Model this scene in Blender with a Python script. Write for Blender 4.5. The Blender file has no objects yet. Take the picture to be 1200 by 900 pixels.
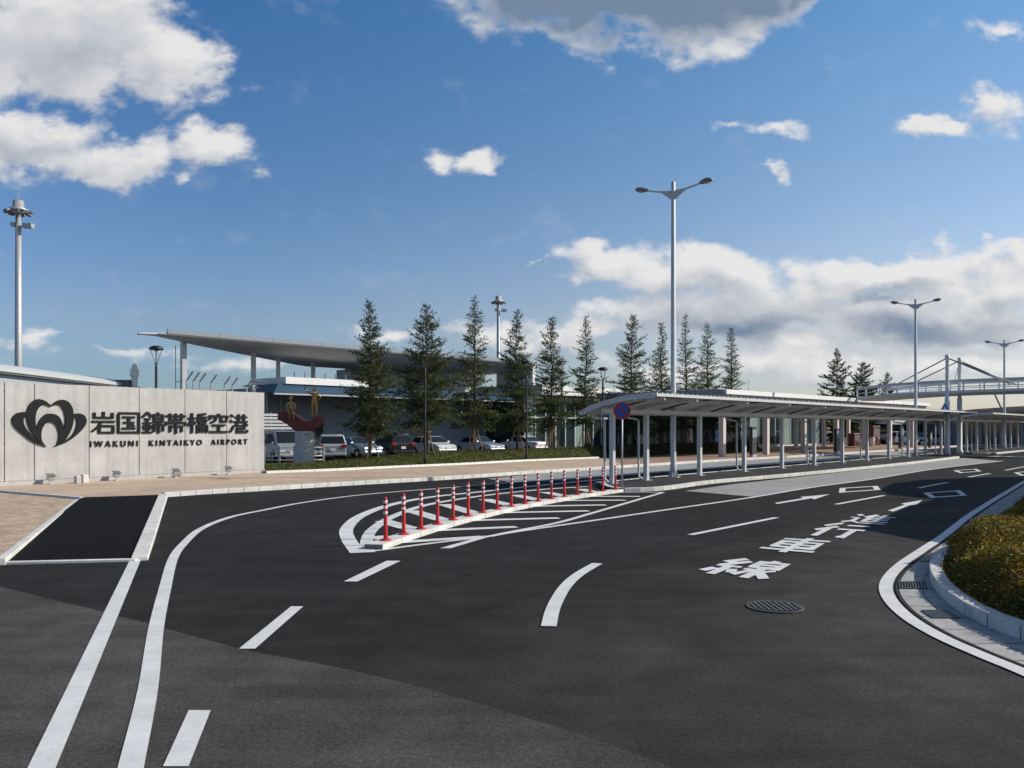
import bpy, math, random
from mathutils import Vector, Matrix
random.seed(7)
R = math.radians
scene = bpy.context.scene
COL = scene.collection
H, F, YH = 2.15, 970.0, 501.0          # eye height in metres, focal length and horizon of a 1200 px wide frame

# ------------------------------------------------------------------ survey helpers
def P(px, py, z=0.0):
    Y = (H - z) * F / (py - YH)
    return Vector(((px - 600) * Y / F, Y, z))
D = Vector((.683, .730, 0)); N = Vector((.730, -.683, 0)); O = Vector((14.4, 56.7, 0))   # terminal axes
def TS(t, s, z=0.0):
    p = O + D * t + N * s
    return Vector((p.x, p.y, z))
def tpx(px, s):
    k = (px - 600) / F
    b = O + N * s
    return (b.x - k * b.y) / (k * D.y - D.x)
D2 = Vector((.66, .751, 0)); N2 = Vector((.751, -.66, 0)); O2 = Vector((5.05, 31.8, 0))   # shelter axes
def TS2(t, s, z=0.0):
    p = O2 + D2 * t + N2 * s
    return Vector((p.x, p.y, z))

# ------------------------------------------------------------------ object helpers
def tag(o, label=None, cat=None, group=None, kind=None):
    if label: o['label'] = label
    if cat: o['category'] = cat
    if group: o['group'] = group
    if kind: o['kind'] = kind
    return o
def empty(name, loc=(0, 0, 0), rz=0.0):
    o = bpy.data.objects.new(name, None)
    o.empty_display_size = .2
    o.location = loc; o.rotation_euler = (0, 0, rz)
    COL.objects.link(o)
    return o
def thing(name, label, cat, loc=(0, 0, 0), rz=0.0, group=None):
    return tag(empty(name, loc, rz), label, cat, group)
def wloc(o):
    v = Vector((0, 0, 0))
    while o is not None:
        v += Vector(o.location); o = o.parent
    return v
def dup(root, loc, rz=None, label=None, group=None):
    r = root.copy(); COL.objects.link(r); r.location = loc
    if rz is not None: r.rotation_euler = (0, 0, rz)
    if label: r['label'] = label
    if group: r['group'] = group
    def rec(a, b):
        for ch in list(a.children):
            c = ch.copy(); COL.objects.link(c); c.parent = b
            rec(ch, c)
    rec(root, r)
    return r
ORD = ['first', 'second', 'third', 'fourth', 'fifth', 'sixth', 'seventh', 'eighth', 'ninth', 'tenth', 'eleventh',
       'twelfth', 'thirteenth', 'fourteenth', 'fifteenth', 'sixteenth', 'seventeenth', 'eighteenth']

class MB:
    def __init__(s): s.v = []; s.f = []
    def add(s, vs, fs):
        b = len(s.v); s.v += [Vector(v) for v in vs]; s.f += [tuple(i + b for i in f) for f in fs]
    def quad(s, a, b, c, d): s.add([a, b, c, d], [(0, 1, 2, 3)])
    def box(s, c, size, ax=None, ay=None, az=None):
        c = Vector(c); ax = Vector(ax or (1, 0, 0)).normalized(); ay = Vector(ay or (0, 1, 0)).normalized()
        az = Vector(az).normalized() if az else ax.cross(ay).normalized()
        x, y, z = ax * size[0] / 2, ay * size[1] / 2, az * size[2] / 2
        vs = [c - x - y - z, c + x - y - z, c + x + y - z, c - x + y - z, c - x - y + z, c + x - y + z, c + x + y + z, c - x + y + z]
        s.add(vs, [(0, 3, 2, 1), (4, 5, 6, 7), (0, 1, 5, 4), (1, 2, 6, 5), (2, 3, 7, 6), (3, 0, 4, 7)])
    def bar(s, a, b, w, h, up=(0, 0, 1)):
        a = Vector(a); b = Vector(b); d = (b - a); u = Vector(up); L = d.length
        d = d.normalized()
        side = u.cross(d)
        if side.length < 1e-4: side = Vector((1, 0, 0)).cross(d)
        side.normalize()
        s.box((a + b) / 2, (L, w, h), d, side, d.cross(side))
    def tube(s, path, r, n=8, cap=True):
        path = [Vector(p) for p in path]
        rs = r if isinstance(r, (list, tuple)) else [r] * len(path)
        base = len(s.v); m = len(path)
        ref = None
        for i, p in enumerate(path):
            d = (path[min(i + 1, m - 1)] - path[max(i - 1, 0)]).normalized()
            if ref is None:
                ref = Vector((0, 0, 1)) if abs(d.z) < .9 else Vector((1, 0, 0))
            x = d.cross(ref)
            if x.length < 1e-5: x = d.cross(Vector((0, 1, 0)))
            x.normalize(); y = d.cross(x).normalized()
            for k in range(n):
                a = 2 * math.pi * k / n
                s.v.append(p + x * math.cos(a) * rs[i] + y * math.sin(a) * rs[i])
        for i in range(m - 1):
            for k in range(n):
                k2 = (k + 1) % n
                s.f.append((base + i * n + k, base + i * n + k2, base + (i + 1) * n + k2, base + (i + 1) * n + k))
        if cap:
            s.f.append(tuple(base + k for k in range(n))[::-1]); s.f.append(tuple(base + (m - 1) * n + k for k in range(n)))
    def lathe(s, c, prof, n=16):
        s.tube([(c[0], c[1], c[2] + z) for r, z in prof], [max(r, .0005) for r, z in prof], n) if False else None
        base = len(s.v); c = Vector(c)
        for r, z in prof:
            r = max(r, .0005)
            for k in range(n):
                a = 2 * math.pi * k / n
                s.v.append(c + Vector((math.cos(a) * r, math.sin(a) * r, z)))
        for i in range(len(prof) - 1):
            for k in range(n):
                k2 = (k + 1) % n
                s.f.append((base + i * n + k, base + i * n + k2, base + (i + 1) * n + k2, base + (i + 1) * n + k))
        s.f.append(tuple(base + k for k in range(n))[::-1]); s.f.append(tuple(base + (len(prof) - 1) * n + k for k in range(n)))
    def prism(s, poly, z0, z1, bottom=True):
        n = len(poly); a = sum(poly[i][0] * poly[(i + 1) % n][1] - poly[(i + 1) % n][0] * poly[i][1] for i in range(n))
        if a < 0: poly = poly[::-1]
        vs = [(p[0], p[1], z0) for p in poly] + [(p[0], p[1], z1) for p in poly]
        fs = [(i, (i + 1) % n, (i + 1) % n + n, i + n) for i in range(n)] + [tuple(range(n, 2 * n))]
        if bottom: fs.append(tuple(range(n))[::-1])
        s.add(vs, fs)
    def sheet(s, poly, z):
        n = len(poly); a = sum(poly[i][0] * poly[(i + 1) % n][1] - poly[(i + 1) % n][0] * poly[i][1] for i in range(n))
        if a < 0: poly = poly[::-1]
        s.add([(p[0], p[1], z) for p in poly], [tuple(range(n))])
    def loft(s, rows, closed=False):
        b = len(s.v); m = len(rows[0])
        for r in rows: s.v += [Vector(p) for p in r]
        for i in range(len(rows) - 1):
            for k in range(m if closed else m - 1):
                k2 = (k + 1) % m
                s.f.append((b + i * m + k, b + i * m + k2, b + (i + 1) * m + k2, b + (i + 1) * m + k))
    def ribbon(s, pts, w, z):
        pts = [Vector((p[0], p[1], 0)) for p in pts]; ws = w if isinstance(w, list) else [w] * len(pts)
        L = []; Rr = []
        for i, p in enumerate(pts):
            a = pts[max(i - 1, 0)]; c = pts[min(i + 1, len(pts) - 1)]
            d1 = (p - a).normalized() if i > 0 else (c - p).normalized()
            d2 = (c - p).normalized() if i < len(pts) - 1 else d1
            t = (d1 + d2).normalized(); nn = Vector((-t.y, t.x, 0)); k = 1 / max(.5, nn.dot(Vector((-d1.y, d1.x, 0))))
            L.append(p + nn * ws[i] / 2 * k); Rr.append(p - nn * ws[i] / 2 * k)
        for i in range(len(pts) - 1):
            a, b, c, d = Rr[i], Rr[i + 1], L[i + 1], L[i]
            s.add([(q.x, q.y, z) for q in (a, b, c, d)], [(0, 1, 2, 3)])
    def build(s, name, m, parent=None, smooth=False, world=True):
        off = wloc(parent) if (parent is not None and world) else Vector((0, 0, 0))
        me = bpy.data.meshes.new(name)
        me.from_pydata([tuple(v - off) for v in s.v], [], s.f)
        me.materials.append(m)
        if smooth:
            me.polygons.foreach_set('use_smooth', [True] * len(me.polygons))
        me.update()
        o = bpy.data.objects.new(name, me); COL.objects.link(o)
        if parent is not None: o.parent = parent
        if smooth == 'auto':
            pass
        return o
def bevel(o, w, seg=2, ang=40):
    b = o.modifiers.new('bevel', 'BEVEL'); b.width = w; b.segments = seg; b.limit_method = 'ANGLE'; b.angle_limit = R(ang)
    return o
def crom(pts, k=6, closed=False):
    pts = [Vector((p[0], p[1], p[2] if len(p) > 2 else 0)) for p in pts]; n = len(pts); out = []
    for i in range(n if closed else n - 1):
        if closed: p0, p1, p2, p3 = pts[i - 1], pts[i], pts[(i + 1) % n], pts[(i + 2) % n]
        else: p0, p1, p2, p3 = pts[max(i - 1, 0)], pts[i], pts[i + 1], pts[min(i + 2, n - 1)]
        for j in range(k):
            t = j / k
            out.append(.5 * ((2 * p1) + (p2 - p0) * t + (2 * p0 - 5 * p1 + 4 * p2 - p3) * t * t + (3 * p1 - p0 - 3 * p2 + p3) * t ** 3))
    if not closed: out.append(pts[-1])
    return out
def resample(pts, step):
    out = [pts[0].copy()]; need = step
    for a, b in zip(pts[:-1], pts[1:]):
        L = (b - a).length; pos = 0
        while pos + need <= L:
            pos += need; out.append(a + (b - a) * (pos / L)); need = step
        need -= (L - pos)
    return out

# ------------------------------------------------------------------ materials
def mat(name, col, rough=.6, metal=0.0, noise=0.0, scale=4.0, detail=4.0, bump=0.0, bscale=60.0, spec=.5, col2=None, patch=0.0, pscale=.3, coat=0.0):
    m = bpy.data.materials.new(name); m.use_nodes = True
    nt = m.node_tree; b = nt.nodes['Principled BSDF']
    b.inputs['Base Color'].default_value = (*col, 1); b.inputs['Roughness'].default_value = rough
    b.inputs['Metallic'].default_value = metal; b.inputs['Specular IOR Level'].default_value = spec
    b.inputs['Coat Weight'].default_value = coat
    tc = nt.nodes.new('ShaderNodeTexCoord')
    last = None
    def noise_mix(prev, sc, amt, det):
        n = nt.nodes.new('ShaderNodeTexNoise'); n.inputs['Scale'].default_value = sc; n.inputs['Detail'].default_value = det
        nt.links.new(tc.outputs['Object'], n.inputs['Vector'])
        r = nt.nodes.new('ShaderNodeMapRange'); r.inputs['From Min'].default_value = .3; r.inputs['From Max'].default_value = .7
        r.inputs['To Min'].default_value = 1 - amt; r.inputs['To Max'].default_value = 1 + amt
        nt.links.new(n.outputs['Fac'], r.inputs['Value'])
        h = nt.nodes.new('ShaderNodeVectorMath'); h.operation = 'SCALE'
        if prev is None: h.inputs[0].default_value = col
        else: nt.links.new(prev, h.inputs[0])
        nt.links.new(r.outputs[0], h.inputs['Scale'])
        return h.outputs[0]
    if col2 is not None:
        n = nt.nodes.new('ShaderNodeTexNoise'); n.inputs['Scale'].default_value = scale; n.inputs['Detail'].default_value = detail
        nt.links.new(tc.outputs['Object'], n.inputs['Vector'])
        r = nt.nodes.new('ShaderNodeMapRange'); r.inputs['From Min'].default_value = .38; r.inputs['From Max'].default_value = .62
        nt.links.new(n.outputs['Fac'], r.inputs['Value'])
        x = nt.nodes.new('ShaderNodeMix'); x.data_type = 'RGBA'
        x.inputs[6].default_value = (*col, 1); x.inputs[7].default_value = (*col2, 1)
        nt.links.new(r.outputs[0], x.inputs[0]); last = x.outputs[2]
    if noise: last = noise_mix(last, scale if col2 is None else scale * 7, noise, detail)
    if patch: last = noise_mix(last, pscale, patch, 3)
    if last is not None: nt.links.new(last, b.inputs['Base Color'])
    if bump:
        n = nt.nodes.new('ShaderNodeTexNoise'); n.inputs['Scale'].default_value = bscale; n.inputs['Detail'].default_value = 3
        nt.links.new(tc.outputs['Object'], n.inputs['Vector'])
        bp = nt.nodes.new('ShaderNodeBump'); bp.inputs['Strength'].default_value = bump; bp.inputs['Distance'].default_value = .02
        nt.links.new(n.outputs['Fac'], bp.inputs['Height']); nt.links.new(bp.outputs[0], b.inputs['Normal'])
    return m
def asphalt(name, col, rough=.85, fleck=.45, streak=0.0, patch=.16, wear=False):
    m = mat(name, col, rough, noise=fleck, scale=110, detail=2, bump=.35, bscale=130, spec=.09, patch=patch, pscale=.35)
    nt = m.node_tree; b = nt.nodes['Principled BSDF']; src = b.inputs['Base Color'].links[0].from_socket
    tc = next(n for n in nt.nodes if n.type == 'TEX_COORD')
    def mul(src, vscale, lo, hi, fmin, fmax, det=4, rot=0):
        mp = nt.nodes.new('ShaderNodeMapping'); mp.inputs['Scale'].default_value = vscale; mp.inputs['Rotation'].default_value = (0, 0, rot)
        nt.links.new(tc.outputs['Object'], mp.inputs['Vector'])
        n = nt.nodes.new('ShaderNodeTexNoise'); n.inputs['Scale'].default_value = 1; n.inputs['Detail'].default_value = det
        nt.links.new(mp.outputs[0], n.inputs['Vector'])
        r = nt.nodes.new('ShaderNodeMapRange'); r.inputs['From Min'].default_value = fmin; r.inputs['From Max'].default_value = fmax
        r.inputs['To Min'].default_value = lo; r.inputs['To Max'].default_value = hi
        nt.links.new(n.outputs['Fac'], r.inputs['Value'])
        h = nt.nodes.new('ShaderNodeVectorMath'); h.operation = 'SCALE'
        nt.links.new(src, h.inputs[0]); nt.links.new(r.outputs[0], h.inputs['Scale'])
        return h.outputs[0]
    src = mul(src, (1.8, 1.8, 1), .84, 1.16, .35, .65, 6)
    src = mul(src, (26, 26, 1), .80, 1.20, .36, .64, 5)
    if streak: src = mul(src, (.22, 2.6, 1), 1 - streak, 1 + streak, .35, .65, 2, R(-4))
    if wear:      # the outer lane is older and paler than the strip along the joint
        dp = nt.nodes.new('ShaderNodeVectorMath'); dp.operation = 'DOT_PRODUCT'; dp.inputs[1].default_value = (.8, -.6, 0); nt.links.new(tc.outputs['Object'], dp.inputs[0])
        r = nt.nodes.new('ShaderNodeMapRange'); r.interpolation_type = 'SMOOTHSTEP'; r.inputs['From Min'].default_value = -6.2; r.inputs['From Max'].default_value = -2.6; r.inputs['To Min'].default_value = .62; r.inputs['To Max'].default_value = 1.0
        nt.links.new(dp.outputs['Value'], r.inputs['Value'])
        h = nt.nodes.new('ShaderNodeVectorMath'); h.operation = 'SCALE'; nt.links.new(src, h.inputs[0]); nt.links.new(r.outputs[0], h.inputs['Scale']); src = h.outputs[0]
    src = mul(src, (600, 600, 1), 1.0, 2.2, .66, .74, 0)      # pale stone chips
    nt.links.new(src, b.inputs['Base Color'])
    return m
M = {}
M['asphalt'] = asphalt('asphalt', (.047, .043, .041), streak=.08, patch=.34, wear=True)
M['asphalt_new'] = asphalt('asphalt_new', (.0245, .0235, .023), fleck=.4, streak=.10)
M['asphalt_old'] = asphalt('asphalt_old', (.064, .0595, .0565), streak=.14, patch=.22)
M['asphalt_patch'] = asphalt('asphalt_patch', (.0065, .0065, .0068), fleck=.5)
M['island_asphalt'] = asphalt('island_asphalt', (.05, .049, .05), fleck=.5)
M['concrete_road'] = mat('concrete_road', (.30, .30, .295), .85, noise=.12, scale=3, detail=8, bump=.15, bscale=60, patch=.12, pscale=.5)
M['ground'] = mat('ground', (.17, .15, .12), .95, noise=.25, scale=.8, detail=8)
M['sidewalk'] = mat('sidewalk', (.48, .365, .27), .9, noise=.12, scale=2.2, detail=8, bump=.3, bscale=50, patch=.12, pscale=.4)
M['sidewalk_brown'] = mat('sidewalk_brown', (.30, .19, .135), .9, noise=.12, scale=2.2, detail=8, bump=.3, bscale=50, patch=.12)
M['dry_grass'] = mat('dry_grass', (.52, .40, .29), .95, col2=(.36, .27, .185), scale=3.2, detail=9, noise=.3, bump=.8, bscale=22)
M['kerb'] = mat('kerb', (.56, .55, .53), .85, noise=.14, scale=5, detail=7, bump=.2, bscale=90, patch=.1, pscale=1.1)
M['kerb_pale'] = mat('kerb_pale', (.62, .61, .58), .85, noise=.13, scale=5, detail=7, bump=.2, bscale=90, patch=.1, pscale=1.1)
M['kerb_joint'] = mat('kerb_joint', (.16, .155, .15), .95, noise=.1)
M['gutter'] = mat('gutter', (.36, .36, .355), .9, noise=.16, scale=6, detail=7, bump=.25, bscale=60, patch=.15, pscale=1.2)
def paint():
    m = mat('road_paint', (.66, .662, .66), .7, noise=.06, scale=14, detail=6, bump=.25, bscale=130, patch=.10, pscale=2.5)
    nt = m.node_tree; b = nt.nodes['Principled BSDF']; src = b.inputs['Base Color'].links[0].from_socket
    tc = next(n for n in nt.nodes if n.type == 'TEX_COORD')
    n = nt.nodes.new('ShaderNodeTexNoise'); n.inputs['Scale'].default_value = 55; n.inputs['Detail'].default_value = 5; n.inputs['Roughness'].default_value = .7
    nt.links.new(tc.outputs['Object'], n.inputs['Vector'])
    r = nt.nodes.new('ShaderNodeMapRange'); r.inputs['From Min'].default_value = .66; r.inputs['From Max'].default_value = .74
    nt.links.new(n.outputs['Fac'], r.inputs['Value'])
    x = nt.nodes.new('ShaderNodeMix'); x.data_type = 'RGBA'; x.inputs[7].default_value = (.25, .25, .25, 1)
    nt.links.new(src, x.inputs[6]); nt.links.new(r.outputs[0], x.inputs[0]); nt.links.new(x.outputs[2], b.inputs['Base Color'])
    return m
M['paint'] = paint()
M['white_steel'] = mat('white_steel', (.60, .60, .60), .45, noise=.04, scale=3, detail=5)
M['shelter_steel'] = mat('shelter_steel', (.54, .538, .535), .42, noise=.05, scale=2, detail=6)
M['shelter_sheet'] = mat('shelter_sheet', (.62, .61, .60), .5, noise=.05, scale=2, detail=5)
nt_ = M['shelter_sheet'].node_tree; tr_s = nt_.nodes.new('ShaderNodeBsdfTranslucent'); tr_s.inputs[0].default_value = (.62, .61, .58, 1); mx_s = nt_.nodes.new('ShaderNodeMixShader'); mx_s.inputs[0].default_value = .38
nt_.links.new(nt_.nodes['Principled BSDF'].outputs[0], mx_s.inputs[1]); nt_.links.new(tr_s.outputs[0], mx_s.inputs[2]); nt_.links.new(mx_s.outputs[0], nt_.nodes['Material Output'].inputs[0])
M['rib_dark'] = mat('rib_dark', (.12, .12, .125), .6, noise=.1)
M['galv'] = mat('galv', (.42, .43, .44), .5, metal=.4, noise=.1, scale=6)
M['lamp_grey'] = mat('lamp_grey', (.16, .17, .18), .4, metal=.3, noise=.1)
M['lamp_pole'] = mat('lamp_pole', (.52, .525, .53), .4, noise=.04, scale=2)
M['black'] = mat('black_paint', (.012, .013, .014), .45, noise=.2, scale=8)
M['lens'] = mat('lamp_lens', (.45, .46, .44), .2)
M['lens_dark'] = mat('lens_dark', (.05, .05, .05), .2)
M['red_rubber'] = mat('red_rubber', (.52, .02, .018), .5, noise=.12, scale=10)
M['reflective'] = mat('reflective_white', (.75, .75, .74), .4, noise=.05)
M['sign_blue'] = mat('sign_blue', (.015, .08, .36), .45)
M['sign_red'] = mat('sign_red', (.42, .012, .02), .45)
M['sign_white'] = mat('sign_white', (.78, .78, .78), .5)
M['letter'] = mat('letter_black', (.008, .009, .011), .6, noise=.1, spec=.18)
M['bark'] = mat('bark', (.085, .058, .040), .9, noise=.3, scale=12, bump=.6, bscale=30)
M['stake'] = mat('stake_wood', (.27, .155, .085), .85, noise=.25, scale=8)
M['bronze'] = mat('bronze', (.44, .23, .07), .36, metal=.45, noise=.25, scale=14)
M['plinth_red'] = mat('plinth_red', (.16, .036, .028), .6, noise=.15, scale=6)
M['wing_grey'] = mat('wing_grey', (.42, .43, .44), .5, noise=.05, scale=1)
M['wing_under'] = mat('wing_under', (.44, .44, .435), .6, noise=.05, scale=.8)
M['wing_edge'] = mat('wing_edge', (.22, .255, .30), .45, noise=.05)
M['wall_grey'] = mat('wall_grey', (.22, .255, .30), .7, noise=.05, scale=1.2)
M['blue_roof'] = mat('blue_roof', (.022, .060, .115), .5, noise=.1)
M['white_wall'] = mat('white_wall', (.72, .72, .72), .65, noise=.04, scale=1.5)
M['glass'] = mat('facade_glass', (.022, .035, .036), .06, spec=.6, noise=.15, scale=.5)
M['glass_pale'] = mat('glass_pale', (.22, .29, .275), .12, noise=.15, scale=.6)
M['mullion'] = mat('mullion', (.5, .55, .54), .5)
M['dark_roof'] = mat('dark_roof', (.035, .034, .034), .85, spec=.15, noise=.15, scale=1)
M['metal_wall'] = mat('metal_wall', (.30, .34, .40), .5, noise=.04)
M['pale_roof'] = mat('pale_roof', (.52, .54, .56), .5, noise=.05)
M['stainless'] = mat('stainless', (.6, .6, .61), .3, metal=.8)
M['tyre'] = mat('tyre', (.015, .015, .015), .85, noise=.1)
M['rim'] = mat('rim', (.4, .4, .41), .35, metal=.7)
M['car_glass'] = mat('car_glass', (.012, .015, .018), .06, spec=.6)
M['tail'] = mat('tail_lamp', (.35, .01, .012), .25)
M['head'] = mat('head_lamp', (.6, .62, .64), .15)
M['plate'] = mat('plate', (.7, .7, .68), .5)
M['chrome'] = mat('chrome', (.5, .5, .52), .2, metal=.7)
M['iron'] = mat('cast_iron', (.095, .092, .09), .65, metal=.2, noise=.25, scale=20)
M['iron_dark'] = mat('iron_gap', (.006, .006, .006), .95)
M['grate_steel'] = mat('grate_steel', (.10, .115, .12), .5, metal=.4, noise=.2, scale=10)
M['soil'] = mat('soil', (.055, .032, .020), .95, noise=.3, scale=9)
M['pylon_dark'] = mat('pylon_dark', (.035, .034, .035), .5, noise=.08)
M['vend_red'] = mat('vend_red', (.09, .006, .010), .4)
M['vend_panel'] = mat('vend_panel', (.16, .15, .16), .3)
M['beige_column'] = mat('beige_column', (.60, .55, .52), .6, noise=.05)
M['concrete_round'] = mat('concrete_round', (.52, .51, .49), .85, noise=.14, scale=5, detail=7, bump=.2)
M['gravel'] = mat('gravel', (.74, .73, .71), .9, noise=.3, scale=25, bump=.6, bscale=40)
def leafmat(name, cols, rough=.6, trans=.25, cols2=None, nscale=2.2):
    m = bpy.data.materials.new(name); m.use_nodes = True; nt = m.node_tree; b = nt.nodes['Principled BSDF']
    g = nt.nodes.new('ShaderNodeNewGeometry'); cr = nt.nodes.new('ShaderNodeValToRGB')
    el = cr.color_ramp.elements
    while len(el) < len(cols): el.new(.5)
    for i, c in enumerate(cols):
        el[i].position = i / (len(cols) - 1); el[i].color = (*c, 1)
    nt.links.new(g.outputs['Random Per Island'], cr.inputs[0]); csock = cr.outputs[0]
    if cols2:
        cr2 = nt.nodes.new('ShaderNodeValToRGB'); el = cr2.color_ramp.elements
        while len(el) < len(cols2): el.new(.5)
        for i, c in enumerate(cols2): el[i].position = i / (len(cols2) - 1); el[i].color = (*c, 1)
        nt.links.new(g.outputs['Random Per Island'], cr2.inputs[0])
        tc = nt.nodes.new('ShaderNodeTexCoord'); nz_ = nt.nodes.new('ShaderNodeTexNoise'); nz_.inputs['Scale'].default_value = nscale; nz_.inputs['Detail'].default_value = 3; nt.links.new(tc.outputs['Object'], nz_.inputs[0])
        r_ = nt.nodes.new('ShaderNodeMapRange'); r_.inputs['From Min'].default_value = .36; r_.inputs['From Max'].default_value = .58; nt.links.new(nz_.outputs[0], r_.inputs[0])
        x_ = nt.nodes.new('ShaderNodeMix'); x_.data_type = 'RGBA'; nt.links.new(r_.outputs[0], x_.inputs[0]); nt.links.new(cr.outputs[0], x_.inputs[6]); nt.links.new(cr2.outputs[0], x_.inputs[7]); csock = x_.outputs[2]
    nt.links.new(csock, b.inputs['Base Color'])
    b.inputs['Roughness'].default_value = rough; b.inputs['Specular IOR Level'].default_value = .35
    tr = nt.nodes.new('ShaderNodeBsdfTranslucent'); nt.links.new(csock, tr.inputs[0])
    mx = nt.nodes.new('ShaderNodeMixShader'); mx.inputs[0].default_value = trans
    nt.links.new(b.outputs[0], mx.inputs[1]); nt.links.new(tr.outputs[0], mx.inputs[2])
    nt.links.new(mx.outputs[0], nt.nodes['Material Output'].inputs['Surface'])
    return m
M['needles'] = leafmat('needles', [(.022, .040, .016), (.050, .078, .026), (.085, .112, .038), (.125, .125, .050)], trans=.3)
M['azalea'] = leafmat('azalea', [(.03, .045, .006), (.11, .12, .014), (.22, .19, .022)], trans=.35, cols2=[(.10, .045, .008), (.32, .18, .016), (.16, .11, .012), (.52, .33, .04)])
M['hedge'] = leafmat('hedge_leaf', [(.012, .022, .010), (.025, .042, .015), (.045, .06, .02)])
M['turf'] = leafmat('turf_blade', [(.050, .072, .010), (.078, .098, .015), (.105, .115, .024), (.17, .15, .048)])
M['turf_base'] = mat('turf_base', (.055, .066, .013), .95, noise=.35, scale=3, detail=8, bump=.8, bscale=25)
M['broadleaf'] = leafmat('broadleaf', [(.02, .035, .015), (.04, .065, .022), (.075, .10, .03)])
def carpaint(name, c, metal=.4): return mat(name, c, .3, metal=metal, coat=.6)

# concrete sign wall with form-tie holes
def wall_concrete():
    m = mat('board_concrete', (.425, .418, .408), .85, noise=.07, scale=2.0, detail=9, bump=.1, bscale=40, patch=.10, pscale=.8)
    nt = m.node_tree; b = nt.nodes['Principled BSDF']; src = b.inputs['Base Color'].links[0].from_socket
    tc = next(n for n in nt.nodes if n.type == 'TEX_COORD'); sp = nt.nodes.new('ShaderNodeSeparateXYZ')
    nt.links.new(tc.outputs['Object'], sp.inputs[0])
    def mth(op, a, bb=None, c=None):
        n = nt.nodes.new('ShaderNodeMath'); n.operation = op
        for i, v in enumerate((a, bb, c)):
            if v is None: continue
            if isinstance(v, (int, float)): n.inputs[i].default_value = v
            else: nt.links.new(v, n.inputs[i])
        return n.outputs[0]
    def cell(sock, period, off):
        f = mth('FRACT', mth('DIVIDE', mth('ADD', sock, off), period))
        return mth('MULTIPLY', mth('SUBTRACT', f, .5), period)
    dx = cell(sp.outputs[0], .616, .02); dz = cell(sp.outputs[2], .6, .05)
    d = mth('SQRT', mth('ADD', mth('MULTIPLY', dx, dx), mth('MULTIPLY', dz, dz)))
    hole = mth('LESS_THAN', d, .019)
    jz = mth('LESS_THAN', mth('ABSOLUTE', mth('SUBTRACT', sp.outputs[2], 1.62)), .006)
    jx = mth('LESS_THAN', mth('ABSOLUTE', cell(sp.outputs[0], 1.85, .92 + .2)), .004)
    dark = mth('MAXIMUM', mth('MULTIPLY', hole, .55), mth('MULTIPLY', mth('MAXIMUM', jz, jx), .14))
    # rain streaks
    mp = nt.nodes.new('ShaderNodeMapping'); mp.inputs['Scale'].default_value = (5, 5, .35); nt.links.new(tc.outputs['Object'], mp.inputs[0])
    n = nt.nodes.new('ShaderNodeTexNoise'); n.inputs['Scale'].default_value = 1; n.inputs['Detail'].default_value = 5; nt.links.new(mp.outputs[0], n.inputs[0])
    st = nt.nodes.new('ShaderNodeMapRange'); st.inputs['From Min'].default_value = .45; st.inputs['From Max'].default_value = .75; st.inputs['To Max'].default_value = .17
    nt.links.new(n.outputs[0], st.inputs[0])
    fac = mth('SUBTRACT', mth('SUBTRACT', 1, dark), st.outputs[0])
    h = nt.nodes.new('ShaderNodeVectorMath'); h.operation = 'SCALE'; nt.links.new(src, h.inputs[0]); nt.links.new(fac, h.inputs['Scale'])
    nt.links.new(h.outputs[0], b.inputs['Base Color'])
    return m
M['board_concrete'] = wall_concrete()
# ribbed metal cladding by bump
def ribbed(name, col, period, axis=0, rough=.5):
    m = mat(name, col, rough, noise=.04, scale=1)
    nt = m.node_tree; b = nt.nodes['Principled BSDF']
    tc = next(n for n in nt.nodes if n.type == 'TEX_COORD')
    w = nt.nodes.new('ShaderNodeTexWave'); w.wave_type = 'BANDS'; w.bands_direction = 'XYZ'[axis]; w.inputs['Scale'].default_value = .314 / period * 1.0
    nt.links.new(tc.outputs['Object'], w.inputs[0])
    bp = nt.nodes.new('ShaderNodeBump'); bp.inputs['Strength'].default_value = .6; bp.inputs['Distance'].default_value = .04
    nt.links.new(w.outputs[1], bp.inputs['Height']); nt.links.new(bp.outputs[0], b.inputs['Normal'])
    return m
M['ribbed_wall'] = ribbed('ribbed_wall', (.36, .40, .46), .35, 1)

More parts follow.
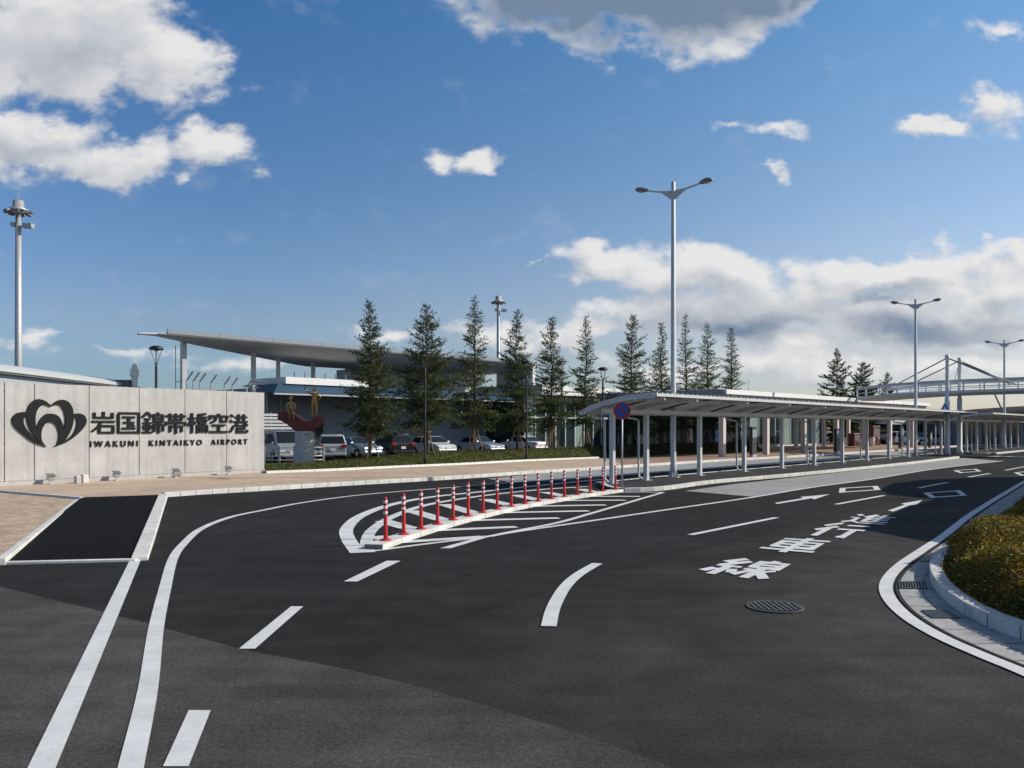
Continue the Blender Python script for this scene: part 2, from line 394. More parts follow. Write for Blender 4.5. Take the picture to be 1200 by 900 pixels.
# ------------------------------------------------------------------ kanji strokes, ten by ten grid
KAN = {
 'rock': [[(1.3,9.6),(1.3,7.3)],[(5,10),(5,7.3)],[(8.7,9.6),(8.7,7.3)],[(.8,7.3),(9.2,7.3)],[(.3,5.5),(9.7,5.5)],[(4.2,5.5),(2.6,2.9),(.3,1.0)],[(3.3,.5),(3.3,3.5),(9,3.5),(9,.5)],[(2.8,.5),(9.5,.5)]],
 'land': [[(.6,9.5),(9.4,9.5),(9.4,.5),(.6,.5),(.6,9.0)],[(2.3,7.6),(7.7,7.6)],[(2.6,5.1),(7.4,5.1)],[(2.1,2.4),(7.9,2.4)],[(5,7.6),(5,2.4)],[(6.2,4.3),(7.5,3.3)]],
 'brocade': [[(2.4,10),(.2,7.6)],[(2.4,10),(4.6,7.8)],[(1.2,6.8),(3.8,6.8)],[(.5,4.9),(4.4,4.9)],[(2.4,6.8),(2.4,.6)],[(.8,3.8),(1.4,1.8)],[(4.1,3.8),(3.4,1.8)],[(.2,.5),(4.7,.5)],[(7.5,10),(7.1,9)],[(5.6,5.6),(5.6,8.8),(9.4,8.8),(9.4,5.6),(5.1,5.6)],[(5.6,7.2),(9.4,7.2)],[(5.5,.7),(5.5,4.0),(9.6,4.0),(9.6,1.0)],[(7.5,5.6),(7.5,0)]],
 'sash': [[(.2,8.4),(9.8,8.4)],[(2.3,9.7),(2.3,6.6)],[(5,9.7),(5,6.6)],[(7.7,9.7),(7.7,6.6)],[(1.8,6.6),(8.2,6.6)],[(.5,3.8),(.5,5.2),(9.5,5.2),(9.5,3.8)],[(2.3,.6),(2.3,3.4),(7.7,3.4),(7.7,.6)],[(5,5.2),(5,-.2)]],
 'bridge': [[(.2,7.4),(4,7.4)],[(2.1,10),(2.1,0)],[(2.0,6.8),(.3,3.6)],[(2.3,6.2),(3.8,4.4)],[(9.2,9.7),(5,9.2)],[(4.6,7.9),(9.8,7.9)],[(6.9,9.4),(4.6,5.8)],[(7.4,7.6),(9.8,6)],[(5.9,4.9),(5.9,6.4),(8.6,6.4),(8.6,4.9),(5.4,4.9)],[(4.9,0),(4.9,3.7),(9.6,3.7),(9.6,.2)],[(6.4,.9),(6.4,2.4),(8.1,2.4),(8.1,.9),(5.9,.9)]],
 'sky': [[(5,10),(5,8.6)],[(.6,6.8),(.6,8.6),(9.4,8.6),(9.4,6.9)],[(3.7,8.2),(3.2,6.4),(.8,5.2)],[(6.2,8.2),(6.2,6),(9.4,6)],[(1.6,4.0),(8.4,4.0)],[(5,4.0),(5,.6)],[(.3,.6),(9.7,.6)]],
 'harbour': [[(.6,9.4),(2.2,8.4)],[(.2,6.6),(1.8,5.6)],[(.4,.4),(2.4,3.8)],[(3.2,8.2),(9.6,8.2)],[(5,9.8),(5,5.6)],[(7.8,9.8),(7.8,5.6)],[(2.8,5.8),(9.9,5.8)],[(4.8,5.6),(2.9,3.4)],[(7.9,5.6),(9.8,3.6)],[(4.2,3.8),(8,3.8),(8,2.2),(4.2,2.2),(4.2,.5),(9.6,.5),(9.6,1.6)]],
 'line': [[(2.4,10),(.8,7.8),(2.8,6.6)],[(3.8,8.6),(.8,5.2)],[(.4,5.0),(4.2,5.0)],[(2.3,5),(2.3,0)],[(1,3.4),(.3,1.2)],[(3.6,3.6),(4.3,1.8)],[(7.2,10),(6.8,8.8)],[(5.4,5.8),(5.4,8.8),(9,8.8),(9,5.8),(4.9,5.8)],[(5.4,7.3),(9,7.3)],[(7.2,5.8),(7.2,.2)],[(4.9,4.4),(6.4,4.4),(4.9,1.2)],[(9.4,4.8),(7.6,3.4)],[(7.4,3.8),(9.8,.8)]],
 'vehicle': [[(.8,8.6),(9.2,8.6)],[(1.6,3.2),(1.6,6.8),(8.4,6.8),(8.4,3.2),(1.1,3.2)],[(1.6,5),(8.4,5)],[(.2,1.5),(9.8,1.5)],[(5,10),(5,0)]],
 'go': [[(3,10),(.4,7.4)],[(3.4,7.2),(.2,4)],[(2.2,5.4),(2.2,0)],[(4.8,8.4),(9.4,8.4)],[(4.2,5.4),(9.8,5.4)],[(7.6,5.4),(7.6,.4),(6.4,.4)]],
 'advance': [[(.8,9.4),(2,8)],[(.3,5.6),(2,5.6),(2,2.4),(.3,.4)],[(2,1.8),(4,.5),(9.8,.5)],[(5,10),(3.2,6.6)],[(4.4,8.2),(4.4,2)],[(4.4,8.0),(9.6,8.0)],[(4.4,6.1),(9,6.1)],[(4.4,4.2),(9,4.2)],[(3.9,2.2),(9.8,2.2)],[(7,10),(7,2.2)]],
}
def stroke_polys(name, w, kv=1.12, kh=.92):
    out = []
    for st in KAN[name]:
        pts = [Vector((a, b, 0)) for a, b in st]; L = []; Rr = []
        for i, p in enumerate(pts):
            a = pts[max(i - 1, 0)]; c = pts[min(i + 1, len(pts) - 1)]
            d1 = (p - a).normalized() if i else (c - p).normalized()
            d2 = (c - p).normalized() if i < len(pts) - 1 else d1
            ww = w * (kv if abs(d1.x) < .75 else kh)
            t = (d1 + d2).normalized(); nn = Vector((-t.y, t.x, 0)); k = min(1.6, 1 / max(.4, nn.dot(Vector((-d1.y, d1.x, 0)))))
            L.append(p + nn * ww / 2 * k); Rr.append(p - nn * ww / 2 * k)
        for i in range(len(pts) - 1): out.append((Rr[i], Rr[i + 1], L[i + 1], L[i]))
    return out

# ================================================================== GROUND AND ROADS
mb = MB()
n = 64
mb.add([(1600 * math.cos(2 * math.pi * i / n), 1600 * math.sin(2 * math.pi * i / n), -.03) for i in range(n)], [tuple(range(n))])
tag(mb.build('ground', M['ground']), kind='structure')
mb = MB(); mb.sheet([(-60, -12), (110, -12), (130, 150), (-60, 150)], 0)
tag(mb.build('road', M['asphalt']), kind='structure')
# darker new asphalt on the left lanes
seam = [P(-260, 630), P(-60, 675), P(0, 688), P(142, 723), P(279, 760), P(396, 783), P(500, 808), P(610, 840), P(700, 868), P(800, 905)]
seam2 = [P(405, 783), P(470, 751), P(550, 722), P(650, 691), P(760, 660), P(880, 628), P(1000, 599), P(1100, 576), P(1185, 557)]
mb = MB()
mb.sheet([(p.x, p.y) for p in crom(seam[:6], 4)] + [(p.x, p.y) for p in crom(seam2, 4)] + [(70, 90), (20, 90), (-45, 60)], .004)
tag(mb.build('road_left_lanes', M['asphalt_new']), kind='structure')
mb = MB()
mb.sheet([(p.x, p.y) for p in crom(seam, 4)] + [(3, -12), (-60, -12), (-60, P(-260, 630).y)], .006)
tag(mb.build('road_old_asphalt', M['asphalt_old']), kind='structure')

# far kerb line of the pavement in front of the terminal
kpx = [(193, 583), (229, 580.2), (269, 577.8), (320, 574.7), (390, 570.3), (470, 565.6), (550, 560.7), (630, 555), (705, 550.3), (830, 542), (910, 537.4), (968, 534)]
kerbline = crom([P(*p) for p in kpx] + [Vector((37, 78, 0)), Vector((53, 95.5, 0)), Vector((75, 119, 0))], 8)
def kerb(name, line, w=.18, h=.15, m='kerb', block=.6, side=1, joint=.012, base=0.0):
    mbk = MB(); pts = resample(line, .05); tot = len(pts); k = max(1, int(block / .05)); j = MB()
    i = 0
    sub = []
    for i in range(0, tot - k, k):
        a, b = pts[i], pts[i + k]; d = (b - a); L = d.length
        if L < .1: continue
        d /= L; nn = Vector((-d.y, d.x, 0)) * side
        c = (a + b) / 2 + nn * w / 2
        mbk.box((c.x, c.y, base + h / 2 - .02), (L - joint, w, h + .04), d, Vector((-d.y, d.x, 0)))
        j.box((c.x, c.y, base + h / 2 - .03), (L + .02, w - .02, h + .03), d, Vector((-d.y, d.x, 0)))
    o = bevel(mbk.build(name, M[m]), .012, 2); tag(o, kind='structure')
    o2 = tag(j.build(name + '_joint', M['kerb_joint']), kind='structure')
    return o
kerb('pavement_kerb', kerbline, .2, .15, 'kerb_pale')
# pavement surface
wA, wB = P(-30, 571.2, .15), P(310, 553.3, .15)
back = [P(310, 554.5, .15), P(390, 551.5, .15), P(465, 547.8, .15), P(540, 544.5, .15), P(615, 540.4, .15), P(705, 536.8, .15), P(830, 531.3, .15), P(869, 530, .15)]
tb = [TS(35, -5.6), TS(50, -5.6), TS(75, -6)]
nk = []
for i, p in enumerate(kerbline):
    a = kerbline[max(i - 1, 0)]; c = kerbline[min(i + 1, len(kerbline) - 1)]; d = (c - a).normalized()
    nk.append(p + Vector((-d.y, d.x, 0)) * .19)
split = next(i for i, p in enumerate(nk) if p.x > 6.0)
left_end = [P(190, 580, .15), P(97, 582.5, .15), P(0, 574, .15), P(-120, 571, .15)]
mb = MB()
mb.sheet([(p.x, p.y) for p in nk[:split + 1]] + [(back[5].x + .3, back[5].y + .3)] + [(p.x, p.y) for p in back[5::-1]] + [(wB.x - .8, wB.y + .4), (wA.x - 3, wA.y + .4)] + [(p.x, p.y) for p in left_end[::-1]], .148)
tag(mb.build('pavement', M['sidewalk']), kind='structure')
mb = MB()
mb.sheet([(p.x, p.y) for p in nk[split:]] + [(p.x, p.y) for p in [TS(75, -22), TS(40, -22), TS(40, -12), TS(23, -12), TS(22, -8)] ] + [(back[7].x, back[7].y), (back[6].x, back[6].y), (back[5].x + .3, back[5].y + .3)], .147)
tag(mb.build('terminal_pavement', M['sidewalk_brown']), kind='structure')
# driveway patch, its concrete edges, dry grass
mb = MB()
mb.quad(P(96, 582.8, .15), P(-4, 659.5, .03), P(160, 655.5, .03), P(191, 579.6, .15))
tag(mb.build('driveway_asphalt', M['asphalt_patch']), kind='structure')
mb = MB()
mb.sheet([(p.x, p.y) for p in (P(97, 582.6, .1), P(-2, 657, .1), P(-500, 657, .1), P(-500, 571, .1), P(-2, 574.5, .1))], .10)
tag(mb.build('dry_lawn', M['dry_grass']), kind='structure')
mb = MB()
a, b = P(96, 583.2, .06), P(1, 658, .06)
mb.bar((a.x, a.y, .03), (b.x, b.y, .03), .13, .16); a, b = P(-120, 662, .03), P(160, 655.6, .03)
mb.bar((a.x, a.y, .01), (b.x, b.y, .01), .11, .07)
a, b = P(-40, 571.5, .15), P(96, 583, .15)
mb.bar((a.x, a.y, .085), (b.x, b.y, .085), .12, .16)
tag(bevel(mb.build('driveway_edging', M['kerb_pale']), .01), kind='structure')
mb = MB(); a, b = P(191.5, 580.3, .13), P(163.5, 656, .02)
for k in range(14):
    q0, q1 = a.lerp(b, k / 14 + .001), a.lerp(b, (k + 1) / 14 - .001); mb.bar(q0, q1, .25, .10)
tag(bevel(mb.build('driveway_kerb', M['kerb_pale']), .012), kind='structure')

# concrete bus bay by the shelter and the far concrete lane
mb = MB()
bay = [P(803, 575.5), P(860, 567.5), P(940, 558.6), P(1020, 549.8), P(1080, 543), P(1128, 536.6), P(1172, 540.3), P(1095, 550), P(1025, 561.3), P(948, 572), P(886, 582.5)]
mb.sheet([(p.x, p.y) for p in bay], .007)
far = [P(572, 561.2), P(630, 555.1), P(705, 550.5), P(830, 542.2), P(910, 537.6), P(968, 534.2), P(1066, 528), P(1110, 529.6), P(1063, 533.2), P(990, 538), P(920, 543.2), P(820, 550), P(730, 557.4), P(650, 563.2), P(600, 565.2)]
mb.sheet([(p.x, p.y) for p in far], .007)
tag(mb.build('concrete_bay', M['concrete_road']), kind='structure')
mb = MB()
for k in range(9):
    t = 4.5 + k * 4.2
    a, b = TS2(t, 2.35), TS2(t + 1.0, 5.2 if k > 0 else 3.6)
    if k < 8: mb.ribbon([a, b], .03, .0095)
tag(mb.build('concrete_bay_joints', M['kerb_joint']), kind='structure')

# ------------------------------------------------------------------ painted markings
class Z:
    z = .012
def nz():
    Z.z += .00007
    return Z.z
mk = MB()
def line(pxs, w=.15, k=6, z=None):
    pts = crom([P(*p) for p in pxs], k) if len(pxs) > 2 else [P(*p) for p in pxs]
    mk.ribbon(pts, w, z or nz())
def poly(pxs): mk.sheet([(p.x, p.y) for p in (P(*q) for q in pxs)], nz())
line([(159, 656), (49.5, 900), (20, 966)], .165)
line([(140, 960), (153.5, 900), (173.5, 808), (183, 737), (193, 692), (203, 655), (216, 637), (236, 620), (270, 606.5), (310, 598), (360, 588.6), (430, 579.6), (527, 571.7), (590, 566.4), (650, 562), (720, 557.2), (830, 549.3), (960, 540.5), (1080, 532.5)], .155)
poly([(221, 834), (247, 834), (221, 900), (191, 900)])
poly([(341, 711.7), (355.4, 711.7), (299, 761.5), (280, 761.5)])
poly([(453, 658), (469.5, 658), (419, 682.3), (403, 682.3)])
poly([(566, 628.6), (577, 628.6), (528, 643.2), (515.5, 643.2)])
line([(573, 629.3), (607, 623.3), (690, 611.3), (780, 598), (881.5, 583.2), (948, 572), (1025, 561.3), (1095, 549.8), (1176, 540.2)], .15)
line([(809, 627.3), (910, 607)], .15); line([(980, 591.4), (1036, 581)], .15); line([(1076, 572.3), (1110, 565.6)], .15)
line([(1135, 559.3), (1160, 555.1)], .15); line([(1178, 551.3), (1220, 543.5)], .15)
line([(643, 735), (649, 712), (662, 689), (678, 674), (700, 661)], .17)
# right edge line round the planted island
redge = [(1260, 816), (1200, 789), (1150, 768.5), (1100, 746), (1065, 725), (1045, 706), (1038, 690), (1043, 676), (1058, 661), (1082, 644.5), (1108, 627), (1140, 602), (1180, 577), (1205, 562)]
line(redge, .17)
# zebra nose
line([(420, 648.5), (408, 632), (407, 619), (423, 605), (455, 592.8), (500, 583.6), (560, 577), (640, 568.5), (706, 562)], .28)
line([(431, 648), (430, 634), (437, 621), (458, 607), (492, 594.2), (530, 586.6), (580, 579.6), (640, 573.6), (690, 570.4)], .24)
line([(428, 647.5), (500, 638), (572, 629.5)], .14)
line([(574, 629), (606, 622.5), (655, 612.8), (700, 600), (777, 577.4)], .15)
line([(777, 577.3), (735, 577.3), (716, 577.0)], .14)
for (a, b) in [((462, 636.5), (566, 629.6)), ((508, 622.2), (605, 618.0)), ((548, 610.5), (655, 607.6)), ((577, 601.5), (690, 599.2)), ((610, 594), (710, 592.2)), ((640, 587.2), (733, 586.6)), ((672, 582.0), (750, 582.2))]:
    A, B = P(*a), P(*b); mk.ribbon([A, B], .3, nz())
for (a, b) in [((440, 629), (458, 634)), ((449, 611), (488, 622)), ((482, 599), (523, 611)), ((521, 591.5), (556, 602)), ((568, 585.5), (598, 592.5)), ((604, 580.5), (631, 586.5)), ((638, 577), (663, 582)), ((680, 573.4), (693, 576.5))]:
    A, B = P(*a), P(*b); mk.ribbon([A, B], .42, nz())
# lettering on the lane, drawn on the ground between four surveyed corners
def ground_kanji(name, bl, br, tr, tl, w=.95):
    bl, br, tr, tl = P(*bl), P(*br), P(*tr), P(*tl)
    def at(q):
        u, v = q.x / 10, q.y / 10
        return bl * (1 - u) * (1 - v) + br * u * (1 - v) + tr * u * v + tl * (1 - u) * v
    for pl in stroke_polys(name, w, 1.42, .92):
        mk.sheet([(p.x, p.y) for p in (at(q) for q in pl)], nz())
ground_kanji('line', (815, 671), (893, 681.5), (934, 661), (858, 654.5), 1.0)
ground_kanji('vehicle', (884, 645), (950, 651), (982, 634), (919, 629.6), 1.0)
ground_kanji('go', (941, 627.5), (1000, 632), (1026, 616), (972, 613), 1.0)
ground_kanji('advance', (984, 612.5), (1037, 616), (1055, 606), (1004, 602.5), .9)
# arrows
poly([(908, 590), (941, 584.4), (938, 583.0), (972, 579.8), (954, 586), (951, 584.6), (911, 591.2)])
poly([(1040, 599.2), (1060, 592.3), (1056, 590.8), (1081, 586.6), (1074, 592.3), (1066, 592.8), (1047, 600.3)])
# diamonds
def diamond(c, w=.22):
    p = [P(*q) for q in c]; cc = sum(p, Vector()) / 4; z = nz()
    q = [v + (cc - v) * .30 for v in p]
    for i in range(4):
        j = (i + 1) % 4
        mk.sheet([(v.x, v.y) for v in (p[i], p[j], q[j], q[i])], z)
diamond([(984, 572.5), (1028.5, 569.9), (1032, 574.6), (983, 578.1)])
diamond([(1081.7, 578.1), (1124.8, 575), (1133.5, 581.3), (1090.8, 584.3)])
diamond([(1117, 551.7), (1144, 549.8), (1150.5, 552.6), (1125, 554.8)])
diamond([(1187.8, 554.3), (1213, 551.6), (1222, 555.5), (1197, 558.0)])
# crossing stripes beyond the shelter
for k in range(9):
    a = P(1156 + k * 13.5, 535.6 + k * .35); mk.ribbon([a, a + D2 * 2.6 + N2 * .4], .45, nz())
# markings on the far lane
line([(742, 568.6), (778, 566.0)], .15, 2); line([(880, 545.2), (905, 543.4)], .15); line([(952, 538.4), (972, 537)], .15)
tag(mk.build('road_markings', M['paint']), kind='structure')

# ------------------------------------------------------------------ shelter island and bollard strip
def island(name, front, backs):
    f = crom(front, 5); ring = f + backs
    ins = MB(); c = Vector((0, 0, 0))
    ring = [p - N2 * .07 for p in f] + [p + N2 * .05 for p in backs]
    ins.prism([(p.x, p.y) for p in ring], -.02, .112)
    tag(ins.build(name, M['island_asphalt']), kind='structure')
isl_front = [P(703, 569), P(708, 573), P(722, 576.2), P(745, 576.6), P(782, 574.4), P(830, 567.6), P(885, 563 - .6), P(940, 558.4 - 1), P(1020, 549.3), P(1080, 543 - .3), P(1126, 536.8)]
isl_back = [TS2(44, -.9), TS2(20, -.95), TS2(2, -.95), TS2(-2.2, -.7)]
island('shelter_island', isl_front, isl_back)
kerb('shelter_island_kerb', crom(isl_front, 6), .2, .135, 'kerb', .6, 1)
kerb('shelter_island_back_kerb', [TS2(-2.2, -.72), TS2(2, -.97), TS2(44, -.95)], .16, .13, 'kerb', .6, -1)
isl2 = [TS2(47.5, 1.0), TS2(48.5, 2.2), TS2(52, 2.6), TS2(95, 3.0)]
island('further_island', isl2, [TS2(95, -1.2), TS2(47.5, -1.0)])
kerb('further_island_kerb', crom(isl2, 5), .2, .135, 'kerb', .6, 1)

bpx = [(199, 340), (250, 318), (305, 298), (362, 283), (419, 269), (473, 256), (527, 242), (578, 231), (628, 220), (677, 211), (723, 202), (770, 193), (817, 186), (862, 179), (907, 172), (949, 166), (989, 161.4)]
bw = [P(390 + x / 3, 520 + y / 3, .1) for x, y in bpx]
def smooth3(ps):
    n = len(ps); i0 = [0] * 0
    # least squares quadratic in index
    def fit(vals):
        S = [sum(i ** k for i in range(n)) for k in range(5)]; T = [sum(v * i ** k for i, v in enumerate(vals)) for k in range(3)]
        A = Matrix(((S[0], S[1], S[2]), (S[1], S[2], S[3]), (S[2], S[3], S[4])))
        c = A.inverted() @ Vector(T)
        return [c[0] + c[1] * i + c[2] * i * i for i in range(n)]
    return [Vector((x, y, .1)) for x, y in zip(fit([p.x for p in ps]), fit([p.y for p in ps]))]
bw = smooth3(bw)
strip = [bw[0] - (bw[1] - bw[0]).normalized() * .45] + bw + [bw[-1] + (bw[-1] - bw[-2]).normalized() * .35]
kerb('bollard_kerb', [p + Vector((.15, -.11, -.1)) for p in strip], .36, .1, 'kerb_pale', .9, 1)
root = thing('bollard', 'x', 'bollard', (0, 0, 0), group='red and white bollards on the striped traffic island')
m_ = MB(); m_.lathe((0, 0, 0), [(.112, 0), (.112, .014), (.088, .026), (.046, .04)], 20); m_.build('base', M['red_rubber'], root, True)
m_ = MB(); m_.lathe((0, 0, 0), [(.042, .035), (.039, .08), (.036, .11), (.036, .755), (.030, .775), (.011, .785)], 18); m_.build('post', M['red_rubber'], root, True)
for z in (.50, .60, .70):
    m_ = MB(); m_.lathe((0, 0, 0), [(.0365, z - .025), (.0385, z - .023), (.0385, z + .023), (.0365, z + .025)], 18); m_.build('reflective_band', M['reflective'], root, True)
for i, p in enumerate(bw):
    lab = f'red bollard with white bands, {ORD[i]} from the rounded nose of the striped island'
    if i == 0: lab = 'red bollard with white bands at the rounded nose end of the row'
    if i == len(bw) - 1: lab = 'red bollard with white bands beside the no parking sign pole'
    if i == 0: o = root; o.location = p; o['label'] = lab
    else: o = dup(root, p, None, lab)
    o.rotation_euler = (R(random.uniform(-.8, .8)), R(random.uniform(-.8, .8)), 0)

# ------------------------------------------------------------------ planted island on the right
kp = [(1100, 655), (1092, 664), (1089, 674), (1092, 686), (1100, 698), (1121, 716), (1150, 732.5), (1200, 752.5), (1280, 786)]
up = [P(1205, 563, .55), P(1172, 588, .52), P(1134, 607, .48)]
kpl = crom([Vector((p.x, p.y, 0)) for p in up] + [P(*p) for p in kp], 8)
kerb('planter_kerb', kpl[22:], .17, .16, 'kerb', .6, 1, .022)
redge_in = [P(*p) for p in redge[::-1]]
gl = crom(redge_in, 6); gi = []
for i, p in enumerate(gl):
    a = gl[max(i - 1, 0)]; c = gl[min(i + 1, len(gl) - 1)]; d = (c - a).normalized(); gi.append(p + Vector((-d.y, d.x, 0)) * .14)
mb = MB(); mb.sheet([(p.x, p.y) for p in gi] + [(p.x, p.y) for p in kpl[::-1]], .010)
tag(mb.build('gutter_paving', M['gutter']), kind='structure')
mb = MB(); mb.ribbon(gi, .045, .0115)
gd = resample(gi, .6)
for i_ in range(1, len(gd) - 1):
    d_ = (gd[i_ + 1] - gd[i_ - 1]).normalized(); nn_ = Vector((-d_.y, d_.x, 0))
    if 5 < gd[i_].y < 22: mb.ribbon([gd[i_] + nn_ * .02, gd[i_] + nn_ * .62], .012, .0118)
g2_ = [p + Vector((-(gd[min(i + 1, len(gd) - 1)] - gd[max(i - 1, 0)]).normalized().y, (gd[min(i + 1, len(gd) - 1)] - gd[max(i - 1, 0)]).normalized().x, 0)) * .30 for i, p in enumerate(gd)]
mb.ribbon([p for p in g2_ if 6 < p.y < 20], .010, .0116)
tag(mb.build('gutter_gap', M['iron_dark']), kind='structure')
# the soil inside
inner = []
for i, p in enumerate(kpl):
    a = kpl[max(i - 1, 0)]; c = kpl[min(i + 1, len(kpl) - 1)]; d = (c - a).normalized(); inner.append(p + Vector((-d.y, d.x, 0)) * .165)
mb = MB(); ring = [(p.x, p.y) for p in inner] + [(14, 5), (26, 22), (20, 28)]
mb.sheet(ring, .10)
tag(mb.build('planting_soil', M['soil']), kind='structure')
def inside(x, y, poly):
    c = False; j = len(poly) - 1
    for i in range(len(poly)):
        xi, yi = poly[i]; xj, yj = poly[j]
        if (yi > y) != (yj > y) and x < (xj - xi) * (y - yi) / (yj - yi) + xi: c = not c
        j = i
    return c
# shrub field height
def noise2(x, y):
    return .5 + .25 * math.sin(x * 2.1 + 1.3 * math.sin(y * 1.7)) + .25 * math.sin(y * 2.6 + 1.1 * math.sin(x * 2.3) + 2)
def edge_dist(x, y):
    return min((Vector((x, y, 0)) - p).length for p in inner_s)
inner_s = [Vector((p.x, p.y, 0)) for p in resample([Vector((q.x, q.y, 0)) for q in inner], .25)]
def shrub_h(x, y):
    e = max(0, edge_dist(x, y) - (.13 if y < 13 else .03))
    return .12 + (.36 + .28 * noise2(x * .9, y * .9)) * min(1, e / .42) ** .5
rnd = random.Random(11)
hm = MB(); cnt = 0
xs0, xs1, ys0, ys1 = 4.6, 15, 6.5, 27
step = .2; grid = {}
gx = int((xs1 - xs0) / step); gy = int((ys1 - ys0) / step)
core = MB()
for i in range(gx):
    for j in range(gy):
        x, y = xs0 + i * step, ys0 + j * step
        if inside(x, y, ring) and inside(x + step, y, ring) and inside(x, y + step, ring) and inside(x + step, y + step, ring):
            if x / y > .80: continue
            vs = [(x, y), (x + step, y), (x + step, y + step), (x, y + step)]
            core.add([(a, b, shrub_h(a, b) * .72) for a, b in vs], [(0, 1, 2, 3)])
tgt = 105000
while cnt < tgt:
    y = ys0 + (ys1 - ys0) * rnd.random() ** 1.6; x = xs0 + rnd.random() * (xs1 - xs0)
    if x / y > .76: continue
    over = 0
    if not inside(x, y, ring):
        over = edge_dist(x, y)
        if over > (.06 if y > 13.4 else .02): continue
    h = shrub_h(x, y) if not over else (.30 if y > 12.6 else .2)
    if h < .12: continue
    z = h * (1 - .35 * rnd.random() ** 2) + rnd.gauss(0, .022)
    s_ = rnd.uniform(.014, .030) * (1 + max(0, y - 11) * .03)
    ux = Vector((rnd.gauss(0, 1), rnd.gauss(0, 1), rnd.gauss(0, .6))).normalized(); w = Vector((rnd.gauss(0, 1), rnd.gauss(0, 1), rnd.gauss(0, 1)))
    uy = ux.cross(w).normalized() * .55; c = Vector((x, y, z))
    hm.add([c - ux * s_, c + uy * s_ - ux * s_ * .1, c + ux * s_ * 1.2, c - uy * s_ - ux * s_ * .1], [(0, 1, 2, 3)]); cnt += 1
hr = thing('azalea_hedge', 'low clipped shrub bed of orange and green leaves behind the curved kerb', 'hedge', (9, 13, .1))
hm.build('foliage', M['azalea'], hr); core.build('twigs', M['soil'], hr)

def grate(name, c4, label, bars=10):
    p = [P(*q, .012) for q in c4]
    o = thing(name, label, 'drain grate', sum(p, Vector()) / 4, group='drain grates in the gutter')
    b = MB(); b.sheet([(v.x, v.y) for v in p], .0145); b.build('pit', M['iron_dark'], o)
    b = MB()
    for k in range(bars + 1):
        u = k / bars; a_ = p[0].lerp(p[1], u); b_ = p[3].lerp(p[2], u)
        b.bar((a_.x, a_.y, .018), (b_.x, b_.y, .018), .014, .012)
    for a_, b_ in ((p[0], p[1]), (p[3], p[2])): b.bar((a_.x, a_.y, .019), (b_.x, b_.y, .019), .02, .013)
    b.build('grating', M['grate_steel'], o)
grate('drain_grate', [(1053, 682.5), (1085, 682.5), (1087, 690), (1055, 690)], 'steel gutter grate at the sharpest bend, across the gutter from the kerb nose')
grate('drain_grate', [(1087, 650.5), (1103, 650.5), (1096, 658), (1079, 658)], 'steel gutter grate close above the kerb nose, just out of the big shadow')
grate('drain_grate', [(1117, 627.5), (1126, 627.5), (1121, 632), (1111, 632)], 'small far gutter grate in the big shadow beside the shrub bed')
grate('drain_grate', [(1080, 716), (1110, 716), (1125, 724.5), (1093, 724.5)], 'nearest gutter grate lying flat in the shadow of the shrub bed', 12)
c = P(908.5, 712)
o = thing('manhole_cover', 'round slotted iron drain cover in the asphalt of the near lane', 'manhole cover', c)
b = MB(); b.lathe((c.x, c.y, 0), [(.30, .002), (.30, .016)], 40); b.build('pit', M['iron_dark'], o)
b = MB()
for k in range(40):
    a0, a1 = 2 * math.pi * k / 40, 2 * math.pi * (k + 1) / 40
    b.box((c.x + .315 * math.cos((a0 + a1) / 2), c.y + .315 * math.sin((a0 + a1) / 2), .0115), (.035, .053, .010), (math.cos((a0 + a1) / 2), math.sin((a0 + a1) / 2), 0), (-math.sin((a0 + a1) / 2), math.cos((a0 + a1) / 2), 0))
b.build('rim', M['iron'], o)
b = MB()
for k in range(-4, 5):
    x = k * .064; l = math.sqrt(max(0, .285 ** 2 - x * x))
    b.box((c.x + x, c.y, .019), (.032, 2 * l, .010))
b.build('grating', M['iron'], o)

# ================================================================== SIGN WALL
ang = math.atan2(wB.y - wA.y, wB.x - wA.x); wl = (wB - wA).length
wd = (wB - wA).normalized(); wn = Vector((wd.y, -wd.x, 0))
def wallu(px):
    k = (px - 600) / F
    return (wA.x - k * wA.y) / (k * wd.y - wd.x)
def W(px, py):
    u = wallu(px); y = wA.y + wd.y * u
    return u, H + (YH - py) * y / F - .15
wall = thing('sign_wall', 'long pale concrete wall carrying the black airport emblem and name', 'wall', (0, 0, 0))
jpx = [-30, 5.3, 40.5, 104.5, 163.2, 216.8, 265.6, 310]
ju = [wallu(p) for p in jpx]; ju[-1] = wl
b = MB()
for i in range(len(ju) - 1):
    b.box(((ju[i] + ju[i + 1]) / 2, .175, 1.855), (ju[i + 1] - ju[i] - .032, .35, 3.41))
b.build('panelling', M['board_concrete'], wall, world=False)
b = MB(); b.box((ju[0] / 2 + wl / 2, .175, 1.84), (wl - ju[0] - .03, .27, 3.4)); b.build('core', M['kerb_joint'], wall, world=False)
b = MB(); b.box((ju[0] / 2 + wl / 2, .17, .06), (wl - ju[0] + .04, .40, .16)); b.build('footing', M['board_concrete'], wall, world=False)
